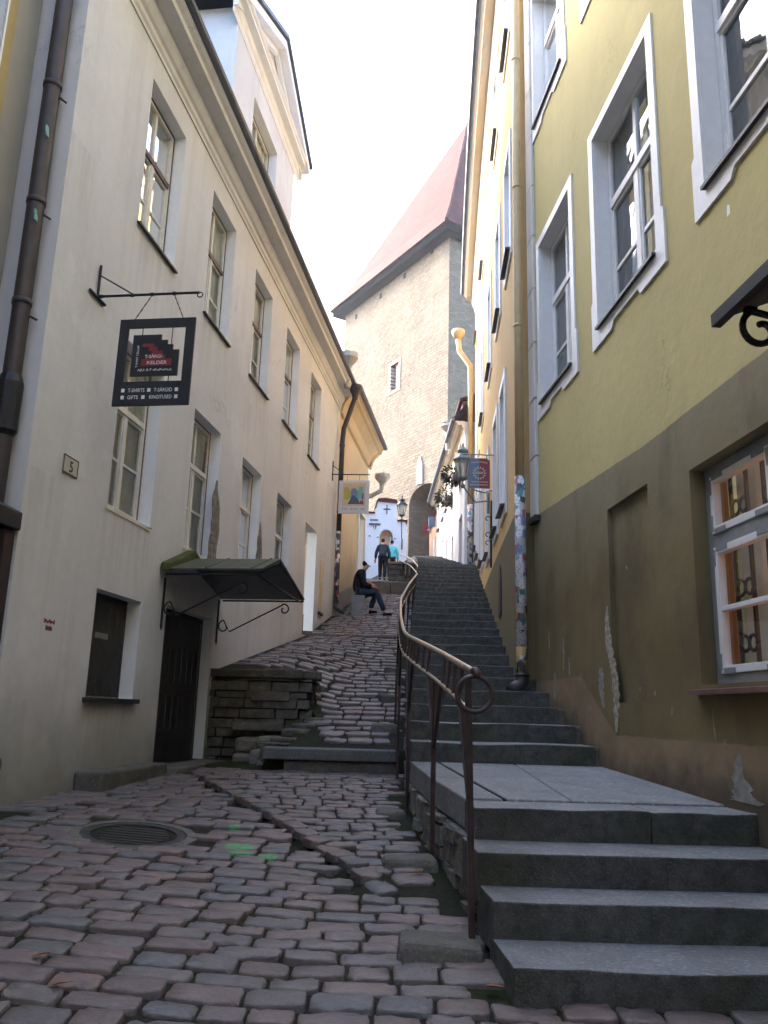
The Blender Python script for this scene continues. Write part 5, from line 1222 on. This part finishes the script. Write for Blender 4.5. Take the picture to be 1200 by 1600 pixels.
mb.prism([LP.pt(S-.010, z, o) for o, z in P_], LP.u*.02)
for o, z0, z1 in ((.56, 5.1, 5.18), (.88, 5.0, 5.18), (.88, 4.59, 4.65), (.68, 4.59, 4.65)): mb.tube([LP.pt(S, z0, o), LP.pt(S, z1, o)], .005, 5)
ip = mb.build('inner_board', 'sign_black', sg1)
mb = MB()
for (o0, o1, z0, z1) in ((.58, .90, 4.755, 4.83), (.62, .83, 4.83, 4.875), (.68, .80, 4.875, 4.92), (.65, .74, 4.92, 4.965), (.58, .70, 4.965, 5.0)): mb.box(LP, S-.015, S-.0105, z0, z1, o0, o1)
mb.build('red_emblem', 'sign_red', ip)
tx = lambda body, o, z, h, w, par, mat='sign_white', up=(0, 0, 1), ex=None: text(body, LP.pt(S-.0165, z, o), ex or LP.n, up, h, mat, par, 'lettering', w, .001)
tx('T-SÄRGI-', .615, 4.842, .048, .19, ip); tx('KELDER', .64, 4.772, .052, .21, ip); tx('AJU: 0-7 vKuPwNuS', .55, 4.70, .035, .36, ip)
text('T-SHIRT CELLAR', LP.pt(S-.0165, 4.74, .545), (0, 0, 1), LP.n*-1, .03, 'sign_white', ip, 'lettering', .24, .001)
text('T-SHIRTS', LP.pt(S-.0135, 4.475, .47), LP.n, (0, 0, 1), .055, 'sign_white', bd, 'lettering', .175, .001); text('T-SÄRGID', LP.pt(S-.0135, 4.475, .745), LP.n, (0, 0, 1), .055, 'sign_white', bd, 'lettering', .19, .001)
text('GIFTS', LP.pt(S-.0135, 4.40, .47), LP.n, (0, 0, 1), .055, 'sign_white', bd, 'lettering', .11, .001); text('KINGITUSED', LP.pt(S-.0135, 4.40, .70), LP.n, (0, 0, 1), .055, 'sign_white', bd, 'lettering', .235, .001)
mb = MB()
for o, z in ((.40, 4.475), (.675, 4.475), (.965, 4.475), (.40, 4.40), (.62, 4.40), (.965, 4.40)): mb.box(LP, S-.015, S-.0125, z, z+.038, o, o+.034)
mb.build('white_squares', 'sign_white', bd)

sg2 = thing('gallery_sign', 'pale hanging gallery sign with a small colourful picture, in front of the ochre house', 'sign', tuple(LP.pt(20.7, 7.25)))
S2 = 20.7; mb = MB(); mb.tube([LP.pt(S2, 7.27, 0), LP.pt(S2, 7.25, .98)], .014, 6); mb.tube([LP.pt(S2, 7.1, .02), LP.pt(S2, 7.62, .02)], .015, 6); mb.tube([LP.pt(S2, 7.5, .03), LP.pt(S2, 7.27, .3)], .009, 6)
for o in (.40, .72): mb.tube([LP.pt(S2, 7.26, o), LP.pt(S2, 7.08, o)], .005, 5)
mb.build('bracket', 'iron', sg2)
mb = MB(); mb.box(LP, S2-.012, S2+.012, 6.24, 7.10, .20, .98); bd2 = mb.build('board', 'sign_board', sg2, bevel=.004)
mb = MB(); mb.box(LP, S2-.016, S2-.0125, 6.44, 7.03, .30, .88); pic = mb.build('picture', 'tan', bd2)
def blob(par, mat, pts, d=.0185):
    mb = MB(); mb.prism([LP.pt(S2-d, z, o) for o, z in pts], LP.u*.002); mb.build('paint_patch', mat, par)
blob(pic, 'olive_yellow', [(.33, 6.62), (.42, 6.58), (.50, 6.66), (.52, 6.80), (.42, 6.93), (.34, 6.92)]); blob(pic, 'slate_blue', [(.50, 6.60), (.66, 6.58), (.70, 6.80), (.62, 6.90), (.52, 6.88)], .019); blob(pic, 'teal', [(.66, 6.60), (.80, 6.62), (.83, 6.93), (.72, 6.94)], .0195); blob(pic, 'blue_paint', [(.44, 6.48), (.76, 6.48), (.70, 6.62), (.56, 6.72)], .020); blob(pic, 'maroon', [(.74, 6.48), (.86, 6.47), (.82, 6.58), (.76, 6.57)], .0205); blob(pic, 'blue_paint', [(.80, 6.6), (.84, 6.6), (.84, 6.78), (.81, 6.76)], .0195)
mb = MB(); rq = random.Random(5)
for k in range(11):
    o = .31+k*.052
    if k in (3, 8): continue
    mb.box(LP, S2-.0145, S2-.0125, 6.335, 6.335+rq.uniform(.035, .06), o, o+rq.uniform(.008, .02)); mb.box(LP, S2-.0145, S2-.0125, 6.33+rq.uniform(0, .03), 6.35+.02, o+.012, o+.034)
mb.build('lettering', 'grey_paint', bd2)

sg3 = thing('restaurant_sign', 'blue and wine red hanging sign with a gold wreath on the yellow house', 'sign', (1.9, 14.5, 6))
mb = MB(); mb.tube([(1.97, 14.5, 6.0), (1.40, 14.5, 6.0)], .011, 6); mb.tube([(1.69, 14.5, 5.95), (1.70, 14.5, 6.1)], .010, 5)
for x in (1.56, 1.83): mb.tube([(x, 14.5, 6.0), (x, 14.5, 5.92)], .007, 5)
mb.tube([(1.93, 14.5, 5.34), (1.80, 14.5, 5.29), (1.62, 14.5, 5.33)], .013, 6); mb.build('bracket', 'verdigris', sg3)
mb = MB(); B3 = [(1.51, 5.37), (1.70, 5.37), (1.70, 5.93), (1.55, 5.93), (1.55, 5.90), (1.51, 5.90)]; mb.prism([V((x, 14.49, z)) for x, z in B3], (0, .02, 0)); b3 = mb.build('board', 'slate_blue', sg3)
mb = MB(); B3 = [(1.70, 5.37), (1.89, 5.37), (1.89, 5.90), (1.85, 5.90), (1.85, 5.93), (1.70, 5.93)]; mb.prism([V((x, 14.49, z)) for x, z in B3], (0, .02, 0)); b4 = mb.build('board', 'wine', sg3)
mb = MB(); cx, cz = 1.70, 5.65
for k in range(14):
    a = 2*pi*k/14; e = V((cos(a), 0, sin(a))); t = V((-sin(a), 0, cos(a))); c = V((cx, 14.486, cz))
    mb.prism([c+e*.085-t*.014, c+e*.125-t*.002, c+e*.125+t*.012, c+e*.085+t*.014], (0, -.004, 0))
for z in (5.635, 5.66): mb.prism([V((cx-.07, 14.486, z)), V((cx+.07, 14.486, z)), V((cx+.07, 14.486, z+.012)), V((cx-.07, 14.486, z+.012))], (0, -.004, 0))
mb.build('gold_wreath', 'gold', b3)
mb = MB(); rq = random.Random(9)
for zz, x0, x1 in ((5.85, 1.56, 1.84), (5.475, 1.56, 1.84), (5.42, 1.54, 1.86)):
    x = x0
    while x < x1:
        w = rq.uniform(.006, .016); zc = zz-.10*((x-1.7)/.3)**2*(1 if zz > 5.8 else 0); mb.prism([V((x, 14.487, zc)), V((x+w, 14.487, zc)), V((x+w, 14.487, zc+.022)), V((x, 14.487, zc+.022))], (0, -.002, 0)); x += w+.007
mb.build('lettering', 'gold', b3)
mb = MB(); mb.tube([(1.97, 14.9, 5.25), (1.96, 14.9, 4.0)], .02, 6); 
for z in (4.9, 4.6, 4.45): mb.tube(spiral((1.90, 14.9, z), (1, 0, 0), (0, 0, 1), .06, .02, 0, 5, 12), .009, 5)
ir = mb.build('wall_bracket', 'iron'); tag(ir, 'thin iron scroll bracket on the yellow wall under the red and blue sign', 'bracket')

lantern((1.50, 15.5, 6.02), .85, 'wall_lantern', 'grey green six sided lantern on a bracket beside the wine red sign', (1.99, 15.5, 5.45))
lantern((.72, 33.0, 9.42), 1.0, 'wall_lantern', 'black wrought iron lantern in front of the white gateway', (.85, 36.9, 8.9), 'iron')

# ------------------------------------------------------------------ plants
def leaves(c, r, n, mat, parent, name='foliage', size=.10, up=.3, flat=.7):
    mb = MB(); c = V(c)
    for k in range(n):
        d = V((R.gauss(0, 1), R.gauss(0, 1), R.gauss(0, flat))).normalized()*r*R.uniform(.25, 1)**.6
        p = c+d; e = (d.normalized()+V((R.gauss(0, .5), R.gauss(0, .5), up+R.gauss(0, .4)))).normalized(); w = e.orthogonal().normalized(); w.rotate(Matrix.Rotation(R.uniform(0, 6.3), 3, e)); L_ = size*R.uniform(.6, 1.3)
        mb.add([p, p+e*L_*.5+w*L_*.22, p+e*L_, p+e*L_*.5-w*L_*.22], [(0, 1, 2, 3)])
    return mb.build(name, mat, parent)
pt_ = thing('planter', 'black tub with a green plant on a ledge beside the stairs', 'planter', (2.50, 19.5, 4.3))
mb = MB(); mb.lathe((2.50, 19.4, 4.28), [(.11, 0), (.155, .33), (.165, .34), (.14, .34), (.12, .28)], 14); mb.build('tub', 'iron', pt_)
leaves((2.48, 19.4, 4.78), .26, 240, 'leafgreen', pt_)
lg = thing('stone_ledge', 'rough stone ledge carrying the black planter', 'ledge', (2.35, 19.3, 3.9)); mb = MB(); mb.wbox(2.18, 2.75, 19.0, 19.8, 3.5, 4.28); mb.build('block', 'kerb', lg, bevel=.05); mb = MB(); mb.wbox(2.05, 2.3, 18.7, 19.0, 3.4, 4.05); mb.build('block', 'rubble', lg, bevel=.05)
for (s, lab, r_) in ((24.65, 'nearer of the two dark drooping window boxes on the white cottage', .42), (27.25, 'farther of the two dark drooping window boxes on the white cottage', .40)):
    w_ = thing('window_box', lab, 'window box', tuple(CP.pt(s, 8.3, .2)), 'window boxes on the white cottage')
    mb = MB(); mb.box(CP, s-.4, s+.4, 8.28, 8.45, .03, .25); mb.build('trough', 'brown_door', w_)
    leaves(CP.pt(s, 8.5, .22), r_*.8, 420, 'wilted', w_, size=.13, up=-.5, flat=.6)
# a few fallen leaves
for i, (x, y, lab) in enumerate(((-1.35, 4.05, 'brown leaf on the cobbles at the lower left corner'), (-1.55, 4.35, 'curled leaf between setts near the left edge'), (.58, 4.30, 'brown leaf beside the lowest stair step'), (.12, 10.2, 'leaf scrap by the fourth rail post'), (.2, 10.35, 'orange leaf scrap against the long slab step'), (.3, 6.2, 'small leaf under the railing by the rubble wall'))):
    mb = MB(); z = ground(x, y)+.035; a = R.uniform(0, 6); e = V((cos(a), sin(a), .1)); w = V((-sin(a), cos(a), .25)); p = V((x, y, z)); s_ = .06
    mb.add([p-e*s_, p-e*s_*.3+w*s_*.5, p+e*s_, p-e*s_*.3-w*s_*.45+V((0, 0, .02)), p-e*s_*.2], [(0, 1, 4), (1, 2, 4), (2, 3, 4), (3, 0, 4)])
    tag(mb.build('fallen_leaf', 'dead_leaf'), lab, 'leaf', 'fallen leaves')

# ------------------------------------------------------------------ people
def skin_mesh(joints, edges, name, mat, parent, sub=2, root=0, mats=None):
    """grow one continuous surface round a skeleton: joints = {key: (pos, rx, ry)}"""
    keys = list(joints); ix = {k: i for i, k in enumerate(keys)}
    me = bpy.data.meshes.new(name); me.from_pydata([tuple(joints[k][0]) for k in keys], [(ix[a], ix[b]) for a, b in edges], [])
    o = bpy.data.objects.new(name, me); COL.objects.link(o)
    md = o.modifiers.new('s', 'SKIN'); md.use_smooth_shade = True
    for k in keys:
        sv = me.skin_vertices[0].data[ix[k]]; r = joints[k][1]; sv.radius = r if isinstance(r, tuple) else (r, r); sv.use_root = (ix[k] == root)
    sb = o.modifiers.new('d', 'SUBSURF'); sb.levels = sub; sb.render_levels = sub
    bpy.context.view_layer.update()
    m2 = bpy.data.meshes.new_from_object(o.evaluated_get(bpy.context.evaluated_depsgraph_get()))
    bpy.data.objects.remove(o); bpy.data.meshes.remove(me)
    m2.materials.clear(); m2.materials.append(MT[mat]); m2.polygons.foreach_set('use_smooth', [True]*len(m2.polygons))
    ob = bpy.data.objects.new(name, m2); COL.objects.link(ob); attach(ob, parent); return ob

def person(J, label, cat, shirt, trousers, hair, cap=None, skin='skin', loose=1.0, group=None, face=(0, -1, 0)):
    """J: joint positions in world space; builds the body and its clothes"""
    root = thing('person', label, cat, J['base'], group); f = V(face).normalized()
    g = {k: V(v) for k, v in J.items() if k != 'base'}
    def hand(side):
        h, e = g['hand'+side], g['elb'+side]; d = (h-e).normalized(); lat = d.cross(V((0, 0, 1))); lat = lat.normalized() if lat.length > .1 else V((1, 0, 0)); out = []
        pal = h+d*.06
        for k, (off, L_) in enumerate(((-.030, .060), (-.010, .072), (.010, .068), (.028, .055))):
            out.append((pal+lat*off, pal+lat*off+d*L_*.55+V((0, 0, -.006)), pal+lat*off*1.1+d*L_*.9+V((0, 0, -.022))))
        th = (h+d*.02-lat*.03, h+d*.045-lat*.055, h+d*.07-lat*.058); return h, pal, out, th
    Jb = {'pel': (g['pel'], (.13, .11)), 'spine': (g['spine'], (.125, .10)), 'chest': (g['chest'], (.15, .11)), 'neck': (g['neck'], .055), 'chin': (g['head']-(g['head']-g['neck']).normalized()*.05+f*.03, (.060, .068)), 'head': (g['head']+V((0, 0, .02)), (.078, .092)), 'crown': (g['head']+(g['head']-g['neck']).normalized()*.085, (.058, .066)), 'nose': (g['head']+f*.098-V((0, 0, .015)), .014)}
    E_ = [('pel', 'spine'), ('spine', 'chest'), ('chest', 'neck'), ('neck', 'chin'), ('chin', 'head'), ('head', 'crown'), ('head', 'nose')]
    for sd_ in 'LR':
        Jb['sh'+sd_] = (g['sh'+sd_], .062); Jb['elb'+sd_] = (g['elb'+sd_], .045); Jb['hand'+sd_] = (g['hand'+sd_], .028); E_ += [('chest', 'sh'+sd_), ('sh'+sd_, 'elb'+sd_), ('elb'+sd_, 'hand'+sd_)]
        h, pal, fs_, th = hand(sd_); Jb['pal'+sd_] = (pal, (.040, .018)); E_.append(('hand'+sd_, 'pal'+sd_))
        for k, ch_ in enumerate(fs_):
            pr = 'pal'+sd_
            for q, p_ in enumerate(ch_[1:]): nm = f'f{sd_}{k}{q}'; Jb[nm] = (p_, .0095-.001*q); E_.append((pr, nm)); pr = nm
        pr = 'hand'+sd_
        for q, p_ in enumerate(th[1:]): nm = f't{sd_}{q}'; Jb[nm] = (p_, .011-.001*q); E_.append((pr, nm)); pr = nm
        Jb['hip'+sd_] = (g['hip'+sd_], .085); Jb['knee'+sd_] = (g['knee'+sd_], .062); Jb['ank'+sd_] = (g['ank'+sd_], .042); Jb['toe'+sd_] = (g['toe'+sd_], (.040, .026)); E_ += [('pel', 'hip'+sd_), ('hip'+sd_, 'knee'+sd_), ('knee'+sd_, 'ank'+sd_), ('ank'+sd_, 'toe'+sd_)]
    skin_mesh(Jb, E_, 'body', skin, root, 2)
    q = loose
    Jj = {'pel': (g['pel']-(g['spine']-g['pel'])*.25, (.175*q, .15*q)), 'spine': (g['spine'], (.165*q, .14*q)), 'chest': (g['chest'], (.19*q, .145*q)), 'col': (g['chest'].lerp(g['neck'], .92), (.088, .080))}
    Ej = [('pel', 'spine'), ('spine', 'chest'), ('chest', 'col')]
    for sd_ in 'LR': Jj['sh'+sd_] = (g['sh'+sd_], .092*q); Jj['elb'+sd_] = (g['elb'+sd_], .070*q); Jj['cuff'+sd_] = (g['hand'+sd_].lerp(g['elb'+sd_], .10), .052); Ej += [('chest', 'sh'+sd_), ('sh'+sd_, 'elb'+sd_), ('elb'+sd_, 'cuff'+sd_)]
    skin_mesh(Jj, Ej, 'jacket', shirt, root, 2)
    Jt = {'pel': (g['pel'], (.160, .13))}; Et = []
    for sd_ in 'LR': Jt['hip'+sd_] = (g['hip'+sd_], .112); Jt['knee'+sd_] = (g['knee'+sd_], .086); Jt['hem'+sd_] = (g['ank'+sd_]+V((0, 0, .02)), .070); Et += [('pel', 'hip'+sd_), ('hip'+sd_, 'knee'+sd_), ('knee'+sd_, 'hem'+sd_)]
    skin_mesh(Jt, Et, 'trousers', trousers, root, 2)
    for sd_ in 'LR':
        a, t_ = g['ank'+sd_], g['toe'+sd_]; back = a-(t_-a).normalized()*.05; back.z = t_.z
        skin_mesh({'a': (back, (.045, .040)), 'b': (a.lerp(t_, .5)*.5+V((a.lerp(t_, .5).x, a.lerp(t_, .5).y, t_.z))*.5, (.050, .045)), 'c': (t_, (.048, .034))}, [('a', 'b'), ('b', 'c')], 'shoe', 'shoe', root, 2)
    up = (g['head']-g['neck']).normalized(); hc = g['head']+up*.045-f*.022
    skin_mesh({'a': (hc-f*.055-up*.05, (.072, .060)), 'b': (hc-f*.01+up*.02, (.088, .098)), 'c': (hc+up*.062+f*.012, (.066, .074))}, [('a', 'b'), ('b', 'c')], 'hair' if not cap else 'cap', hair, root, 2)
    if cap:
        mb = MB(); side = up.cross(f).normalized(); c = hc+f*.10-up*.0; mb.prism([c-side*.075, c+f*.05-side*.05-up*.012, c+f*.05+side*.05-up*.012, c+side*.075], up*.012); mb.build('cap_peak', hair, root)
    return root
# seated man on a block of stone against the ochre house, facing up and across the lane
gz = lambda x, y: ground(x, y)
bx, by = -.60, 21.55; sz_ = gz(bx+.1, by)
bk = thing('stone_bench', 'squared grey stone block the old man sits on', 'stone seat', (bx, by, sz_))
mb = MB(); mb.wbox(bx-.17, bx+.17, by-.28, by+.30, sz_-.3, sz_+.46); mb.build('block', 'grey_block', bk, bevel=.02)
zs = sz_+.46
hx = bx+.08
SM_ = dict(base=(hx, by, sz_), pel=(hx-.06, by, zs+.12), spine=(hx-.10, by+.01, zs+.32), chest=(hx-.03, by+.02, zs+.54), neck=(hx+.03, by+.02, zs+.69), head=(hx+.075, by+.02, zs+.80),
    shL=(hx-.03, by-.20, zs+.60), elbL=(hx+.04, by-.25, zs+.31), handL=(hx+.29, by-.13, zs+.24), shR=(hx-.03, by+.22, zs+.60), elbR=(hx+.08, by+.26, zs+.32), handR=(hx+.32, by+.12, zs+.20),
    hipL=(hx-.02, by-.10, zs+.10), kneeL=(hx+.40, by-.12, zs+.10), ankL=(hx+.60, by-.14, sz_+.18), toeL=(hx+.80, by-.17, sz_+.12), hipR=(hx-.02, by+.10, zs+.10), kneeR=(hx+.36, by+.13, zs+.09), ankR=(hx+.24, by+.16, sz_+.12), toeR=(hx+.42, by+.16, sz_+.09))
for sd_ in 'LR':
    t_ = V(SM_['toe'+sd_]); a_ = V(SM_['ank'+sd_]); zz = gz(t_.x, t_.y)+.045; SM_['ank'+sd_] = (a_.x, a_.y, zz+.06); SM_['toe'+sd_] = (t_.x, t_.y, zz)
person(SM_, 'seated man in a dark cap, black jacket and blue jeans bent over beside the lane', 'person', 'black_cloth', 'denim', 'black_cloth', cap=True, skin='skin_dark', loose=1.2, face=(.9, -.2, -.35))
ins = thing('small_instrument', 'small reddish wooden thing held on the lap of the seated man', 'instrument', (hx+.3, by, zs+.2))
mb = MB(); a = V((hx+.20, by-.10, zs+.33)); b = V((hx+.46, by+.08, zs+.17)); mb.tube([a, a.lerp(b, .4), a.lerp(b, .6), b], [.035, .065, .05, .016], 8); mb.build('instrument_body', 'red_wood', ins, smooth=True)
mb = MB(); mb.tube([a, a+V((-.1, -.02, .06))], .014, 6); mb.build('neck', 'tan', ins)
def walker(x, y, s, stride, head_dz=0.):
    z = gz(x, y)-.0; P = lambda a, b, c_: (x+a*s, y+b*s, z+c_*s)
    J = dict(base=(x, y, z), pel=P(0, 0, .93), spine=P(0, .02, 1.12), chest=P(0, .05, 1.32), neck=P(0, .08, 1.48), head=P(0, .11, 1.60),
        shL=P(-.18, .05, 1.38), elbL=P(-.27, 0, 1.10), handL=P(-.29, .08, .86), shR=P(.18, .05, 1.38), elbR=P(.26, -.02, 1.10), handR=P(.27, .06, .86),
        hipL=P(-.09, 0, .90), kneeL=P(-.09, .06+stride*.5, .50), ankL=P(-.09, stride*.6, .09), toeL=P(-.09, .15+stride*.6, .03), hipR=P(.09, 0, .90), kneeR=P(.10, .02-stride*.3, .48), ankR=P(.09, -stride*.7, .10), toeR=P(.10, .13-stride*.7, .03))
    for sd_ in 'LR':
        t_ = V(J['toe'+sd_]); a_ = V(J['ank'+sd_]); zz = gz(t_.x, t_.y)+.04; J['toe'+sd_] = (t_.x, t_.y, zz); J['ank'+sd_] = (a_.x, a_.y, gz(a_.x, a_.y)+.09)
    return J
JA = walker(0.0, 32.6, .98, .14); A = person(JA, 'walker in dark jacket with a grey backpack, seen from behind', 'person', 'navy', 'dark_trousers', 'dark_hair', face=(0, 1, 0), group='walkers climbing the lane')
mb = MB(); x, y, z = JA['chest']; mb.wbox(x-.15, x+.15, y-.30, y-.13, z-.34, z+.12); mb.wbox(x-.11, x+.11, y-.34, y-.30, z-.30, z-.08); tag(mb.build('backpack', 'pack', bevel=.05), 'grey backpack worn by the dark clad walker', 'backpack')
JB = walker(.36, 33.6, .97, -.12); person(JB, 'walker in a turquoise jacket just beyond the dark clad one', 'person', 'turq', 'dark_trousers', 'dark_hair', face=(-.3, 1, 0), group='walkers climbing the lane')
bgx = V(JB['handR'])+V((.0, -.3, -.1)); bag = thing('carrier_bag', 'tan carrier bag hanging from the hand of the turquoise walker', 'bag', tuple(bgx))
mb = MB(); mb.prism([bgx+V((-.16, -.06, -.42)), bgx+V((.14, -.06, -.42)), bgx+V((.17, -.06, -.08)), bgx+V((-.18, -.06, -.08))], (0, .14, 0)); mb.build('bag_body', 'paper_bag', bag, bevel=.02)
mb = MB(); mb.tube([bgx+V((-.10, 0, -.08)), V(JB['handR'])+V((-.02, 0, -.04)), bgx+V((.10, 0, -.08))], .008, 5); mb.build('bag_handle', 'paper_bag', bag)

# unseen blocks added: one shades the gateway, one cuts light from behind the viewer
mb = MB(); mb.wbox(-10, -2.7, 36.3, 44, 6, 13.2); mb.build('gateway_shade_block', 'ochre_plaster', oh)
bh = thing('light_block_house', 'unseen grey house front added behind the viewer to cut the light', 'house', (0, -9, -1))
OPP = Plane(-16, -9, 90, -1); OPP.n = V((0, 1, 0))
ops = [(a, a+1.2, z, z+1.9, .2) for a in (3, 6, 9, 12, 15, 18, 21, 24, 27) for z in (1.2, 4.6, 8)]
mb = MB(); facade(mb, OPP, 0, 32, -2, 12.5, ops, 0); mb.build('wall', 'grey_plaster', bh)
for q in ops:
    mb = MB(); mb.box(OPP, q[0], q[1], q[2], q[3], -.2, -.16); mb.build('window', 'dark_room', bh)
mb = MB(); mb.add([OPP.pt(0, 12.5, .4), OPP.pt(32, 12.5, .4), OPP.pt(32, 18, -5), OPP.pt(0, 18, -5)], [(0, 1, 2, 3)]); mb.build('roof', 'dark_tile', bh)

# ------------------------------------------------------------------ the hazy air of the street
mb = MB(); mb.wbox(-122, 122, -62, 182, -4, 46); hz = mb.build('haze', 'soil', kind='stuff')
hm = bpy.data.materials.new('hazy_air'); hm.use_nodes = True; n_ = hm.node_tree
n_.nodes.remove(n_.nodes['Principled BSDF']); pv = n_.nodes.new('ShaderNodeVolumePrincipled'); pv.inputs['Density'].default_value = .0009; pv.inputs['Color'].default_value = (.93, .95, 1, 1); pv.inputs['Anisotropy'].default_value = .5
n_.links.new(pv.outputs[0], [q for q in n_.nodes if q.type == 'OUTPUT_MATERIAL'][0].inputs['Volume'])
hz.data.materials.clear(); hz.data.materials.append(hm)
